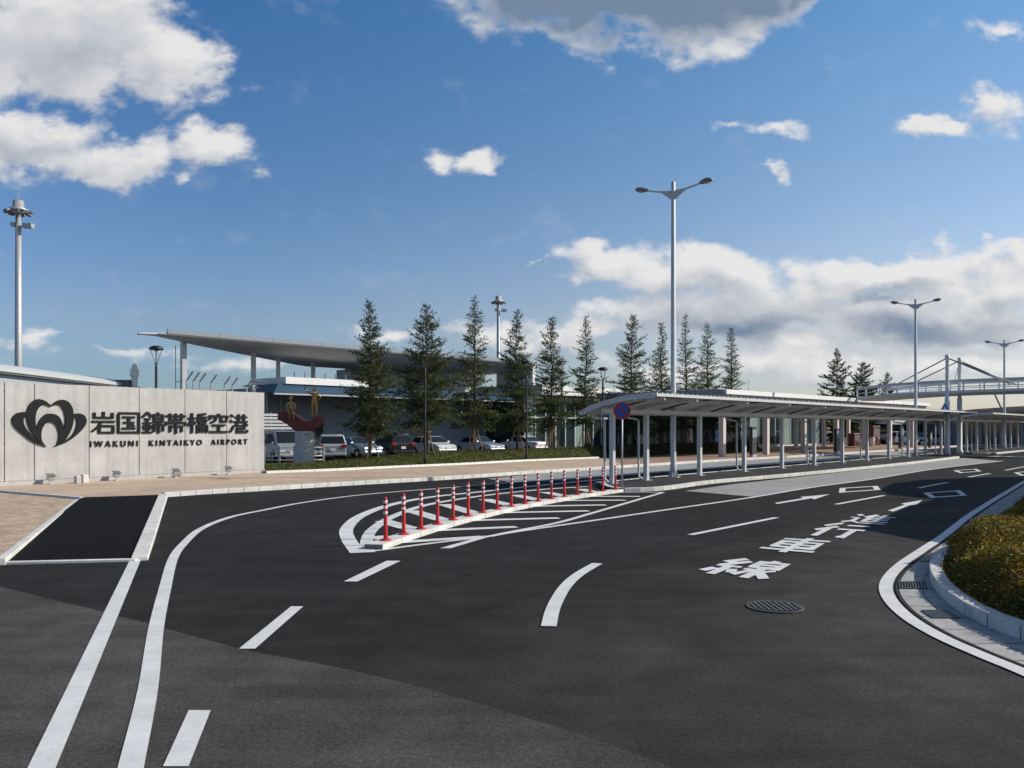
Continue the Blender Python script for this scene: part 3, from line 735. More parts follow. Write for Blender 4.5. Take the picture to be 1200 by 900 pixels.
# emblem
def spline_mesh(name, loops, m, parent, depth, y):
    cu = bpy.data.curves.new(name, 'CURVE'); cu.dimensions = '2D'; cu.fill_mode = 'BOTH'; cu.extrude = depth / 2
    for lp in loops:
        sp = cu.splines.new('POLY'); sp.points.add(len(lp) - 1); sp.use_cyclic_u = True
        for q, p in zip(sp.points, lp): q.co = (p[0], p[1], 0, 1)
    tmp = bpy.data.objects.new('tmp', cu); COL.objects.link(tmp)
    bpy.context.view_layer.update()
    me = bpy.data.meshes.new_from_object(tmp.evaluated_get(bpy.context.evaluated_depsgraph_get()))
    bpy.data.objects.remove(tmp)
    me.transform(Matrix(((1, 0, 0, 0), (0, 0, 1, y), (0, 1, 0, 0), (0, 0, 0, 1))))
    me.flip_normals() if False else None
    me.materials.clear(); me.materials.append(m); me.name = name
    o = bpy.data.objects.new(name, me); COL.objects.link(o); o.parent = parent
    return o
def emb(pts):
    return [W(x / 6.43, 440 + y / 6.43) for x, y in pts]
def sm(pts, corners=()):
    # smooth between corner indices
    n = len(pts); cs = sorted(corners)
    if not cs: return [(p.x, p.y) for p in crom(pts, 4, True)]
    out = []
    for a, bb in zip(cs, cs[1:] + [cs[0] + n]):
        seg = [pts[i % n] for i in range(a, bb + 1)]
        out += [(p.x, p.y) for p in crom(seg, 4)][:-1]
    return out
outer = [(345,537),(250,503),(170,445),(112,392),(89,345),(96,308),(130,282),(200,272),(216,225),(246,192),(290,178),(335,192),(378,226),(420,194),(465,183),(510,199),(540,240),(549,289),(600,287),(635,306),(648,345),(630,388),(580,442),(500,500),(400,537),(430,508),(441,455),(432,398),(407,362),(372,350),(342,360),(318,392),(306,442),(314,498)]
h1 = [(197,304),(180,316),(172,345),(188,392),(235,455),(303,516),(262,470),(225,405),(206,350)]
h2 = [(273,408),(262,340),(270,275),(294,237),(325,219),(354,225),(378,236),(402,224),(438,219),(468,245),(487,300),(490,350),(476,413),(468,370),(450,325),(420,297),(376,287),(332,297),(300,333),(284,372)]
h3 = [(551,304),(546,360),(525,425),(480,497),(540,448),(570,395),(578,348),(568,318)]
spline_mesh('emblem', [sm(emb(outer), (0, 7, 12, 17, 24)), sm(emb(h1), (0, 5)), sm(emb(h2), (0, 6, 12)), sm(emb(h3), (0, 3))], M['letter'], wall, .06, -.035)
# kanji of the name
b = MB(); order = ['rock', 'land', 'brocade', 'sash', 'bridge', 'sky', 'harbour']
u0, u1 = wallu(105.5), wallu(290.5); cw = (u1 - u0) / 7
zt, zb = W(105, 482.2)[1], W(105, 508.8)[1]
kk = 0
for i, nm in enumerate(order):
    for pl in stroke_polys(nm, 1.02):
        kk += 1; d = .05 + kk * .0003
        vs = []
        for q in pl: vs.append((u0 + cw * (i + .03 + q.x / 10 * .94), zb + (zt - zb) * (q.y + .2) / 10.2))
        b.add([(u, -d, z) for u, z in vs] + [(u, -.004, z) for u, z in vs], [(0, 1, 2, 3), (4, 7, 6, 5), (0, 4, 5, 1), (1, 5, 6, 2), (2, 6, 7, 3), (3, 7, 4, 0)])
b.build('japanese_lettering', M['letter'], wall, world=False)
fc = bpy.data.curves.new('roman', 'FONT'); fc.body = 'IWAKUNI  KINTAIKYO  AIRPORT'; fc.size = 1; fc.extrude = .03; fc.space_character = 1.55; fc.offset = .012
tmp = bpy.data.objects.new('tmp', fc); COL.objects.link(tmp); bpy.context.view_layer.update()
me = bpy.data.meshes.new_from_object(tmp.evaluated_get(bpy.context.evaluated_depsgraph_get())); bpy.data.objects.remove(tmp)
xs = [v.co.x for v in me.vertices]; ys = [v.co.y for v in me.vertices]
z1, z0 = W(200, 515.6)[1], W(200, 522.2)[1]; x0, x1, y0, y1 = min(xs), max(xs), min(ys), max(ys)
for v in me.vertices:
    x, y, z = v.co
    v.co = (u0 + (x - x0) / (x1 - x0) * (u1 - u0 - .05), -.03 - z * .8, z0 + (y - y0) / (y1 - y0) * (z1 - z0))
me.materials.clear(); me.materials.append(M['letter']); me.name = 'roman_lettering'
o = bpy.data.objects.new('roman_lettering', me); COL.objects.link(o); o.parent = wall
wall.location = wA; wall.rotation_euler = (0, 0, ang)

# ground spotlights aimed at the wall
sp = thing('wall_spotlight', 'x', 'spotlight', group='spotlights lighting the sign wall')
b = MB(); b.box((0, 0, .02), (.26, .22, .04)); b.box((0, 0, .10), (.07, .07, .14)); b.build('mount', M['galv'], sp, world=False)
b = MB(); b.box((0, .0, .27), (.34, .22, .18), (1, 0, 0), (0, .9, .45)); bevel(b.build('housing', M['galv'], sp, world=False), .02)
b = MB(); b.box((0, -.02, .395), (.42, .32, .025), (1, 0, 0), (0, .93, .36)); b.build('visor', M['lamp_grey'], sp, world=False)
b = MB(); b.box((0, .115, .32), (.28, .012, .13), (1, 0, 0), (0, .9, .45)); b.build('lens', M['lens_dark'], sp, world=False)
sp.scale = (.68, .68, .80)
labs = ['ground spotlight under the emblem on the sign wall', 'ground spotlight below the first kanji of the wall lettering', 'ground spotlight below the middle kanji of the wall lettering', 'ground spotlight nearest the right end of the sign wall']
for i, (px, py) in enumerate([(59.5, 567.3), (136.5, 563.2), (206, 559.8), (267.5, 556.5)]):
    p = P(px, py, .15) - Vector((0, 0, 0))
    if i == 0: sp.location = p; sp.rotation_euler = (0, 0, ang); sp['label'] = labs[0]
    else: dup(sp, p, ang, labs[i])
p = P(95, 566, .15)
o = thing('junction_box', 'small grey pair of boxes on the pavement at the foot of the sign wall', 'utility box', p, ang)
b = MB(); b.box((-.12, 0, .13), (.18, .2, .26)); bevel(b.build('box', M['galv'], o, world=False), .01); b = MB(); b.box((.13, .02, .15), (.2, .24, .3)); bevel(b.build('taller_box', M['beige_column'], o, world=False), .01)

# ================================================================== STREET FURNITURE
def street_lamp(loc, h, arm, label):
    o = thing('street_lamp', label, 'street lamp', loc, math.atan2(-.47, .88), 'tall twin-arm street lamps')
    b = MB(); b.lathe((0, 0, 0), [(.13, .0), (.13, .5), (.115, .55), (.085, h - .02), (.075, h)], 16); b.build('pole', M['lamp_pole'], o, True, world=False)
    b = MB(); b.box((0, 0, .02), (.46, .46, .04));
    for sx, sy in ((1, 0), (-1, 0), (0, 1), (0, -1)):
        b.add([(sx * .12, sy * .12, .04), (sx * .22, sy * .22, .04), (sx * .12, sy * .12, .3)] + [(sx * .12 + abs(sy) * .012, sy * .12 + abs(sx) * .012, .04), (sx * .22 + abs(sy) * .012, sy * .22 + abs(sx) * .012, .04), (sx * .12 + abs(sy) * .012, sy * .12 + abs(sx) * .012, .3)], [(0, 1, 2), (3, 5, 4), (0, 3, 4, 1), (1, 4, 5, 2), (2, 5, 3, 0)])
    b.build('base_plate', M['galv'], o, world=False)
    for s in (1, -1):
        b = MB(); b.tube([(0, 0, h - .42), (s * arm * .35, 0, h - .34), (s * arm * .68, 0, h - .22)], [.05, .04, .035], 10)
        b.add([(s * .06, -.02, h - .75), (s * .06, -.02, h - .35), (s * arm * .36, -.02, h - .33), (s * .06, .02, h - .75), (s * .06, .02, h - .35), (s * arm * .36, .02, h - .33)], [(0, 1, 2), (3, 5, 4), (0, 3, 4, 1), (1, 4, 5, 2), (2, 5, 3, 0)])
        b.build('arm', M['lamp_pole'], o, world=False)
        rows = []
        for u, w, tt, bb in ((.66, .05, .05, .02), (.72, .13, .10, .06), (.82, .19, .13, .08), (.92, .17, .11, .08), (.985, .10, .07, .05), (1.0, .03, .03, .02)):
            x = s * arm * u; zc = h - .21 + (u - .66) * .25
            rows.append([(x, w * math.cos(a), zc + (tt if math.sin(a) > 0 else bb) * math.sin(a)) for a in [2 * math.pi * k / 14 for k in range(14)]])
        b = MB(); b.loft(rows, True); b.f.append(tuple(range(14))); b.f.append(tuple(range(5 * 14, 6 * 14)))
        hd = b.build('lamp_head', M['lamp_grey'], o, True, world=False)
        b = MB(); b.lathe((s * arm * .85, 0, h - .21 + .05 - .115), [(.03, 0), (.09, .02), (.12, .05)], 14); b.build('lens', M['lens'], hd, True, world=False)
    return o
street_lamp(P(789, 559.5, .11), 12.08, 1.62, 'tall white twin-arm street lamp rising through the near end of the bus shelter')
street_lamp(P(1073, 534.7, .11), 11.15, 1.62, 'tall white twin-arm street lamp in the shelter just left of the bridge pylons')
street_lamp(P(1177, 526.3, .11), 10.35, 1.62, 'farthest twin-arm street lamp, standing right of the bridge pylons')

def park_lamp(loc, h, label):
    o = thing('park_lamp', label, 'lamp post', loc, .5, 'black park lamps along the pavement')
    b = MB(); b.lathe((0, 0, 0), [(.09, 0), (.09, .35), (.065, .45), (.06, h - 1.05), (.05, h - .85)], 12); b.build('pole', M['black'], o, True, world=False)
    b = MB(); b.lathe((0, 0, 0), [(.2, 0), (.2, .05)], 14); b.build('footing', M['kerb_pale'], o, world=False)
    b = MB()
    for k in range(4):
        a = k * math.pi / 2; b.tube([(.04 * math.cos(a), .04 * math.sin(a), h - .9), (.16 * math.cos(a), .16 * math.sin(a), h - .5), (.27 * math.cos(a), .27 * math.sin(a), h - .16)], .014, 6)
    b.build('bracket', M['black'], o, world=False)
    b = MB(); b.lathe((0, 0, h - .2), [(.33, 0), (.35, .04), (.30, .13), (.16, .19), (.02, .21)], 20); b.build('shade', M['black'], o, True, world=False)
    b = MB(); b.lathe((0, 0, h - .27), [(.05, 0), (.12, .03), (.17, .068)], 16); b.build('lens', M['lens'], o, True, world=False)
park_lamp(P(498, 545.4, .15), 6.05, 'black park lamp in front of the second conifer from the statue')
park_lamp(P(617, 540.2, .15), 6.0, 'black park lamp in front of the two silver sedans')
park_lamp(P(706.5, 535.5, .15), 6.1, 'black park lamp just left of the near end of the bus shelter')
park_lamp(TS(tpx(658, -10.5), -10.5, 0), 6.3, 'black park lamp farther back between conifers before the glass hall')
park_lamp(Vector(((183 - 600) / F * 41, 41, 0)), 6.2, 'black park lamp standing behind the concrete sign wall')

def high_mast(loc, h, label):
    o = thing('floodlight_mast', label, 'floodlight mast', loc, 0, 'tall apron floodlight masts')
    b = MB(); b.lathe((0, 0, 0), [(.27, 0), (.25, h * .4), (.20, h - 1)], 14); b.build('pole', M['galv'], o, True, world=False)
    b = MB(); b.lathe((0, 0, h - 1.15), [(.3, 0), (.70, .18), (.74, .28), (.40, .42), (.38, .95), (.2, 1.0)], 16); b.build('crown_ring', M['galv'], o, True, world=False)
    for k in range(8):
        a = k * math.pi / 4 + .3; c_ = Vector((math.cos(a), math.sin(a), 0))
        b = MB(); b.box(Vector((0, 0, h - 1.05)) + c_ * .80, (.36, .42, .18), c_ - Vector((0, 0, .35)), Vector((-c_.y, c_.x, 0))); b.build('floodlight', M['lamp_grey'], o, world=False)
    b = MB(); b.box((.75, 0, h - 2.1), (.7, .45, .32)); b.box((-.35, 0, h - 2.0), (.3, .4, .3)); b.build('service_box', M['galv'], o, world=False)
    b = MB(); b.tube([(0, 0, h - .2), (0, 0, h + 1.3)], .025, 6); b.build('lightning_rod', M['galv'], o, world=False)
high_mast(Vector(((21.5 - 600) / F * 63, 63, 0)), 19.6, 'tall grey floodlight mast rising behind the low building at far left')
high_mast(Vector(((584 - 600) / F * 110, 110, 0)), 19.8, 'tall floodlight mast rising behind the wing-roofed terminal and conifers')

# no parking sign
c = P(729, 576.6); o = thing('no_parking_sign', 'round blue no parking sign with red rim on slim grey pole', 'road sign', c)
b = MB(); b.tube([(0, 0, -.02), (0, 0, 2.9)], .03, 12); b.build('pole', M['galv'], o, True, world=False)
b = MB(); b.tube([(0, 0, 1.02), (0, 0, 1.08)], .034, 12); b.build('orange_band', mat('orange', (.6, .22, .02), .5), o, True, world=False)
zc = 2.71; rr = .285
def disc(r, y0, y1, m, name, par):
    b = MB(); n = 48
    v0 = [(r * math.cos(2 * math.pi * k / n), y0, zc + r * math.sin(2 * math.pi * k / n)) for k in range(n)]
    v1 = [(x, y1, z) for x, y, z in v0]
    b.add(v0 + v1, [tuple(range(n)), tuple(range(n, 2 * n))[::-1]] + [(k, k + n, (k + 1) % n + n, (k + 1) % n) for k in range(n)])
    return b.build(name, m, par, world=False)
face = disc(rr, -.045, -.035, M['sign_red'], 'sign_face', o)
disc(rr * .76, -.048, -.0455, M['sign_blue'], 'blue_field', face)
disc(rr + .008, -.034, -.030, M['galv'], 'backing', o)
b = MB(); b.box((0, -.050, zc), (rr * 1.72, .003, .062), (1, 0, -1), (0, 1, 0)); b.build('red_bar', M['sign_red'], face, world=False)

# ================================================================== BUS SHELTERS
def roof_z(s):      # arched section: low gutter edge behind, high front edge
    pts = [(-.95, 2.72), (-.6, 2.88), (0, 3.05), (.6, 3.17), (1.2, 3.25), (1.75, 3.28), (2.2, 3.28)]
    for (a, za), (b_, zb_) in zip(pts[:-1], pts[1:]):
        if s <= b_: return za + (zb_ - za) * (s - a) / (b_ - a)
    return pts[-1][1]
SS = [-.95, -.6, -.3, 0, .3, .6, .9, 1.2, 1.5, 1.75, 2.0, 2.2]
def shelter(label, t0, t1, cols, s0=0.0, base=.112, end=True):
    def T(t, s, z): return TS2(t, s + s0, z)
    o = thing('bus_shelter', label, 'bus shelter', T(t0, 0, base), group='long white bus shelters on the traffic islands')
    b = MB()
    for zz, flip in ((.05, 0), (0.0, 1)):
        rows = [[T(t, s, roof_z(s) + zz) for s in SS] for t in (t0, t1)]
        b.loft(rows)
    b.loft([[T(t0, s, roof_z(s)) for s in SS], [T(t0, s, roof_z(s) + .05) for s in SS]]); b.loft([[T(t1, s, roof_z(s)) for s in SS], [T(t1, s, roof_z(s) + .05) for s in SS]])
    b.build('roof', M['shelter_sheet'], o)
    b = MB(); b.bar(T(t0 - .02, 2.25, 3.27), T(t1 + .02, 2.25, 3.27), .07, .10); b.build('front_fascia', M['shelter_steel'], o)
    # corrugated upper edge seen along the front
    b = MB()
    k = 0; t = t0 + .15
    while t < t1:
        b.bar(T(t, 1.0, 3.285), T(t, 2.2, 3.345), .05, .04); t += .35
    b.build('roof_batten', M['shelter_steel'], o)
    b = MB(); b.bar(T(t0, -.98, 2.70), T(t1, -.98, 2.70), .14, .12); b.build('gutter', M['shelter_steel'], o)
    b = MB(); b.bar(T(t0 + .05, 0, 2.74), T(t1 - .05, 0, 2.74), .12, .16); b.build('column_beam', M['shelter_steel'], o)
    b = MB(); b.bar(T(t0 + .05, 1.35, 3.14), T(t1 - .05, 1.35, 3.14), .06, .10); b.build('purlin', M['shelter_steel'], o)
    if end:
        b = MB()
        for tt in (t0 + .02, t1 - .02):
            b.loft([[T(tt, s, roof_z(s) - .13) for s in SS], [T(tt, s, roof_z(s) - .004) for s in SS]])
            b.loft([[T(tt + .05, s, roof_z(s) - .13) for s in SS], [T(tt + .05, s, roof_z(s) - .004) for s in SS]])
            b.loft([[T(tt, s, roof_z(s) - .13) for s in SS], [T(tt + .05, s, roof_z(s) - .13) for s in SS]])
        b.build('end_arch', M['shelter_steel'], o)
    ribs = []
    for i, t in enumerate(cols): ribs.append((t, .11, .16, 'shelter_steel'))
    for a, c_ in zip(cols[:-1], cols[1:]):
        ribs.append(((a + c_) / 2, .05, .07, 'rib_dark'))
    for t, w, h, mm in ribs:
        b = MB(); ss = [s for s in SS if s > -.9]
        for s_a, s_b in zip(ss[:-1], ss[1:]):
            b.bar(T(t, s_a, roof_z(s_a) - h / 2 - .003), T(t, s_b, roof_z(s_b) - h / 2 - .003), w, h)
        b.build('rib', M[mm], o)
    for i, t in enumerate(cols):
        b = MB(); p = T(t, 0, 0); b.box((p.x, p.y, (base + 2.66) / 2), (.17, .17, 2.66 - base), D2, N2); col_ = bevel(b.build('column', M['shelter_steel'], o), .012)
        b = MB(); b.box((p.x, p.y, base + .012), (.42, .3, .024), D2, N2); b.build('foot_plate', M['galv'], col_)
        if i % 2 == (1 if len(cols) > 6 else 0) or i == 0:
            b = MB(); q = lambda s, z: T(t + .12, s, z)
            b.tube([q(-.98, 2.66), q(-.98, 2.56), q(-.50, 2.47), q(-.42, 2.40), q(-.42, .35), q(-.40, .22), q(-.30, .17)], .045, 8); b.build('downpipe', M['shelter_steel'], o, True)
    return o
shelter('long white arched bus shelter on the near traffic island', -2.75, 43.2, [-2.1] + [.2 + 4.2 * k for k in range(11)])
shelter('farther white bus shelter beyond the footbridge pylons', 47.0, 72.5, [48.8 + 3.5 * k for k in range(7)], .3)

# ================================================================== CONIFERS, BANK, HEDGES
def bank_z(t, s, k=1.0):
    pts = [(-4.75, .13), (-5.0, .20), (-6.0, .70), (-6.6, .76), (-8.2, .70), (-9.6, -.02)]
    if s >= pts[0][0]: return .13
    for (a, za), (b_, zb_) in zip(pts[:-1], pts[1:]):
        if s >= b_: return (za + (zb_ - za) * (s - a) / (b_ - a)) * 1.0
    return 0
tL, tR = tpx(312, -4.85), tpx(893, -4.85)
def kf(t): return .38 + .62 * min(1, max(0, (t - tL - 4) / 8.0))
def bz(t, s):
    z = bank_z(t, s); return .12 + (z - .12) * kf(t) if z > .12 else z
SB = [-4.75, -5.0, -5.4, -6.0, -6.6, -7.4, -8.2, -9.0, -9.6]
b = MB(); rows = []
tt = tL
while tt < tR + 1:
    rows.append([TS(tt, s, bz(tt, s) + random.uniform(-.025, .025)) for s in SB]); tt += .7
b.loft(rows); o = tag(b.build('grass_bank', M['turf_base'], None, True), kind='structure')
rg = random.Random(3); b = MB()
for i in range(42000):
    t = tL + rg.random() * (tR - tL); s = -4.85 - 2.4 * rg.random()
    z = bz(t, s); p = TS(t, s, z); l = rg.uniform(.07, .17); a = rg.random() * 6.28; w = rg.uniform(.012, .022)
    dx = Vector((math.cos(a), math.sin(a), 0)); lean = Vector((rg.gauss(0, .5), rg.gauss(0, .5), 1)).normalized() * l
    b.add([p - dx * w, p + dx * w, p + lean], [(0, 1, 2)])
tag(b.build('grass', M['turf']), 'short green and straw grass covering the bank below the conifers', 'grass', kind='stuff')
kerb('bank_edging', [Vector((p.x, p.y, 0)) + N * .15 for p in crom(back[:6], 4)], .14, .25, 'gravel', 1.2, 1)

def conifer(h, w, seed, z0=1.5, dens=1.0, sc=1.0):
    r = random.Random(seed)
    wood = MB(); leaf = MB()
    bend = [Vector((r.gauss(0, .05), r.gauss(0, .05), 0)) for _ in range(9)]
    tp = [Vector((0, 0, h * i / 8)) + bend[i] * (0 if i == 0 else 1) for i in range(9)]
    wood.tube(tp, [.10 * (1 - .93 * i / 8) * h / 9 for i in range(9)], 7)
    def trunk(z):
        u = min(7.999, max(0, z / h * 8)); i = int(u); return tp[i].lerp(tp[i + 1], u - i)
    nb = int(168 * dens); az = r.random() * 6
    for i in range(nb):
        fr = (i + r.random()) / nb; z = z0 + (h - z0 - .12) * fr ** 1.12
        f2 = (z - z0) / (h - z0)
        env = w * (max(0, 1 - f2) ** .72) * (.55 + .45 * min(1, (f2 + .12) / .22))
        L = max(.14, env * r.choice([.40, .6, .8, .9, 1.0, 1.0, 1.15, 1.4]) * r.uniform(.8, 1.15))
        az += 2.4 + r.gauss(0, .35)
        el = R(-4 + 46 * f2 + r.gauss(0, 12)); d = Vector((math.cos(az) * math.cos(el), math.sin(az) * math.cos(el), math.sin(el)))
        p = trunk(z); pts = [p]
        for k in range(4):
            d = (d + Vector((r.gauss(0, .08), r.gauss(0, .08), .07 if k > 1 else -.03))).normalized(); pts.append(pts[-1] + d * L / 4)
        wood.tube(pts, [.022 * L / w + .006, .016 * L / w + .005, .011, .007, .004], 4, False)
        nt_ = max(2, int(L * (13.5 - 4.5 * f2)))
        for k in range(nt_):
            u = .12 + .88 * (k + r.random()) / nt_; uu = min(3.999, u * 4); q = pts[int(uu)].lerp(pts[int(uu) + 1], uu - int(uu))
            side = d.cross(Vector((0, 0, 1))).normalized() * (1 if k % 2 else -1)
            tw = (d * .8 + side * r.uniform(.5, 1.1) + Vector((0, 0, r.gauss(-.06, .3)))).normalized()
            tl = (.20 + .42 * (1 - u)) * min(1.3, .45 + L * .45) * r.uniform(.6, 1.3)
            nl = max(3, int(tl * 17))
            for m_i in range(nl):
                v = (m_i + .5) / nl; c_ = q + tw * tl * v + Vector((r.gauss(0, .025), r.gauss(0, .025), r.gauss(-.02, .03)))
                ld = (tw + Vector((r.gauss(0, .55), r.gauss(0, .55), r.gauss(0, .45)))).normalized()
                ln = r.uniform(.06, .125) * sc; wv = ld.cross(Vector((r.gauss(0, .5), r.gauss(0, .5), 1))).normalized() * ln * r.uniform(.22, .36)
                leaf.add([c_ - ld * ln, c_ + wv, c_ + ld * ln, c_ - wv], [(0, 1, 2, 3)])
    return wood, leaf
tree_px = [(433, 352, 1.42, 'nearest the bronze statue'), (500, 355, 1.8, 'second from the bronze statue'), (556, 347, 1.85, 'left of the far floodlight mast'),
           (606, 363, 1.5, 'right of the far floodlight mast'), (646, 370, 1.4, 'fifth from the bronze statue'), (686, 370, 1.6, 'left of the near shelter end'),
           (740, 368, 1.75, 'leftmost of those above the shelter roof'), (775, 378, 1.4, 'close left of the tall street lamp'), (803, 368, 1.35, 'close right of the tall street lamp'),
           (829, 378, 1.5, 'second right of the tall street lamp'), (857, 384, 1.7, 'at the far right end of the row')]
GT = 'conifers in a row on the grass bank'
for i, (px, top, w, txt) in enumerate(tree_px):
    s = -6.4; t = tpx(px, s); p = TS(t, s); p.z = bz(t, s) - .03
    h = H + (YH - top) * p.y / F - p.z
    tr = thing('conifer_tree', f'dark open-branched conifer {txt}', 'tree', p, 0, GT)
    wood, leaf = conifer(h, w * (1.12 + .17 * math.sin(i * 2.3)), 40 + i, (1.55 if i < 6 else 1.3) + .2 * math.sin(i * 1.7), 1.08 + .16 * math.cos(i * 1.9))
    wood.build('trunk', M['bark'], tr, True, world=False); leaf.build('crown', M['needles'], tr, world=False)
    st = thing('tree_stakes', f'timber tripod stakes propping the conifer {txt}', 'tree stakes', p, 0, 'timber stakes propping the conifers')
    for k in range(3):
        a = k * 2.094 + .5 + i; b = MB(); b.tube([(.62 * math.cos(a), .62 * math.sin(a), -.25), (.10 * math.cos(a), .10 * math.sin(a), 1.45)], .036, 7); b.build('stake', M['stake'], st, True, world=False)
    b = MB(); b.tube([(-.24, .13, 1.28), (.24, .13, 1.28)], .032, 7); b.tube([(-.24, -.13, 1.25), (.24, -.13, 1.25)], .032, 7); b.build('crossbar', M['stake'], st, True, world=False)
for i, (px, top, Yd, w, txt) in enumerate([(981, 408, 100, 2.6, 'taller of the three beyond the terminal canopy'), (1011, 424, 104, 3.3, 'middle of the three beyond the terminal canopy'), (1040, 436, 112, 2.0, 'small one by the end of the footbridge deck')]):
    p = Vector(((px - 600) / F * Yd, Yd, 0)); h = H + (YH - top) * Yd / F
    tr = thing('conifer_tree', f'dark conifer, {txt}', 'tree', p, 0, 'conifers beyond the terminal canopy')
    wood, leaf = conifer(h, w * 1.15, 70 + i, 1.0, .85, 1.55)
    wood.build('trunk', M['bark'], tr, True, world=False); leaf.build('crown', M['needles'], tr, world=False)

def leafbox(t0, t1, s0, s1, z0, z1, nleaf, m, size, seed, tsf=TS):
    r = random.Random(seed); b = MB()
    for i in range(nleaf):
        f = r.random()
        if f < .45: t, s, z = r.uniform(t0, t1), s1 + r.gauss(0, .05), r.uniform(z0, z1)
        elif f < .85: t, s, z = r.uniform(t0, t1), r.uniform(s0, s1), z1 + r.gauss(0, .05)
        else: t, s, z = r.choice([t0, t1]) + r.gauss(0, .05), r.uniform(s0, s1), r.uniform(z0, z1)
        c_ = tsf(t, s, z); ld = Vector((r.gauss(0, 1), r.gauss(0, 1), r.gauss(0, 1))).normalized(); q = ld.cross(Vector((r.gauss(0, 1), r.gauss(0, 1), 1))).normalized()
        l = r.uniform(.6, 1.2) * size
        b.add([c_ - ld * l, c_ + q * l * .5, c_ + ld * l, c_ - q * l * .5], [(0, 1, 2, 3)])
    return b
ht0, ht1 = tpx(716, -5.2), tpx(886, -5.2)
o = thing('clipped_hedge', 'long dark clipped hedge beyond the pavement behind the bus shelter', 'hedge', TS(ht0, -5.6, 0))
leafbox(ht0, ht1, -6.3, -5.0, .15, .88, 12000, None, .05, 5).build('foliage', M['hedge'], o)
b = MB(); b.prism([(p.x, p.y) for p in (TS(ht0 + .05, -5.08), TS(ht1 - .05, -5.08), TS(ht1 - .05, -6.25), TS(ht0 + .05, -6.25))], .1, .84); b.build('twigs', M['soil'], o)

# ================================================================== MONUMENT
mc = P(357, 543.2, .26); mc.z = .12
mo = thing('bronze_monument', 'two bronze children on a red boat-shaped plinth over a round concrete pedestal', 'monument', mc)
b = MB(); b.lathe((0, 0, 0), [(.5, 0), (.5, 1.82), (.485, 1.84)], 40); b.build('pedestal', M['concrete_round'], mo, world=False)
b = MB()
for x in (.16, .32): b.lathe((x, -.49, 1.63), [(.001, 0), (.03, 0), (.03, .09)], 8)
b.build('fixing', M['iron_dark'], mo, world=False)
prof = [(-1.32, 2.85), (-.70, 2.85), (-.28, 2.60), (.05, 2.36), (.40, 2.36), (.62, 2.62), (1.02, 2.60), (1.02, 2.20), (.50, 1.845), (-.42, 1.845), (-.86, 2.22), (-1.32, 2.46)]
b = MB(); npf = len(prof); b.add([(x, -.36, z) for x, z in prof] + [(x, .36, z) for x, z in prof], [tuple(range(npf)), tuple(range(npf, 2 * npf))[::-1]] + [(k, k + npf, (k + 1) % npf + npf, (k + 1) % npf) for k in range(npf)])
bevel(b.build('plinth', M['plinth_red'], mo, world=False), .015)
def figure(name, joints, edges, fingers, parent, head):
    me = bpy.data.meshes.new(name); ids = {k: i for i, k in enumerate(joints)}
    me.from_pydata([joints[k][0] for k in joints], [(ids[a], ids[b_]) for a, b_ in edges], [])
    o = bpy.data.objects.new(name, me); COL.objects.link(o)
    sk = o.modifiers.new('skin', 'SKIN'); sk.use_smooth_shade = True
    lay = me.skin_vertices[0].data if me.skin_vertices else None
    for k, i in ids.items():
        lay[i].radius = (joints[k][1], joints[k][1]); lay[i].use_root = (k == 'pelvis')
    ss = o.modifiers.new('sub', 'SUBSURF'); ss.levels = 2; ss.render_levels = 2
    bpy.context.view_layer.update()
    m2 = bpy.data.meshes.new_from_object(o.evaluated_get(bpy.context.evaluated_depsgraph_get()))
    bpy.data.objects.remove(o)
    b = MB()
    b.v = [v.co.copy() for v in m2.vertices]; b.f = [tuple(p.vertices) for p in m2.polygons]
    hc, hr_, fwd = head; fwd = Vector(fwd).normalized(); side = Vector((0, 0, 1)).cross(fwd).normalized(); up_ = fwd.cross(side); hc = Vector(hc)
    rows = []
    for i in range(13):
        th = math.pi * i / 12; row = []
        for k in range(18):
            ph = 2 * math.pi * k / 18; x, y, z = math.sin(th) * math.cos(ph), math.sin(th) * math.sin(ph), math.cos(th)
            rad = 1.0; fx = x
            if z < -.2: rad *= 1 - .22 * (-z - .2)                       # jaw narrows
            nose = .22 * math.exp(-((y / .22) ** 2 + ((z + .12) / .2) ** 2)) if x > 0 else 0
            eye = -.10 * (math.exp(-(((y - .38) / .2) ** 2 + ((z - .08) / .14) ** 2)) + math.exp(-(((y + .38) / .2) ** 2 + ((z - .08) / .14) ** 2))) if x > 0 else 0
            mouth = -.05 * math.exp(-((y / .35) ** 2 + ((z + .48) / .08) ** 2)) if x > 0 else 0
            q = fwd * (x * rad + nose + eye + mouth) * hr_ * .98 + side * y * rad * hr_ * .84 + up_ * z * hr_ * 1.2
            row.append(hc + q)
        rows.append(row)
    b.loft(rows, True)
    for s in (1, -1): b.tube([hc + side * s * hr_ * .80 + up_ * .02, hc + side * s * hr_ * .98 - fwd * .01 + up_ * .02], [.028, .02], 8)   # ears
    for path in fingers: b.tube(path, [.013] * (len(path) - 1) + [.008], 6)
    # short hair cap
    fig = b.build(name, M['bronze'], parent, True, world=False)
    hb = MB(); rows = []
    for i in range(7):
        th = math.pi * .52 * i / 6
        rows.append([hc - fwd * .02 + fwd * math.sin(th) * math.cos(2 * math.pi * k / 18) * hr_ * 1.05 + side * math.sin(th) * math.sin(2 * math.pi * k / 18) * hr_ * .95 + up_ * (math.cos(th) * hr_ * 1.28 + .012) for k in range(18)])
    hb.loft(rows, True); hb.build('hair', M['bronze'], fig, True, world=False)
    return fig
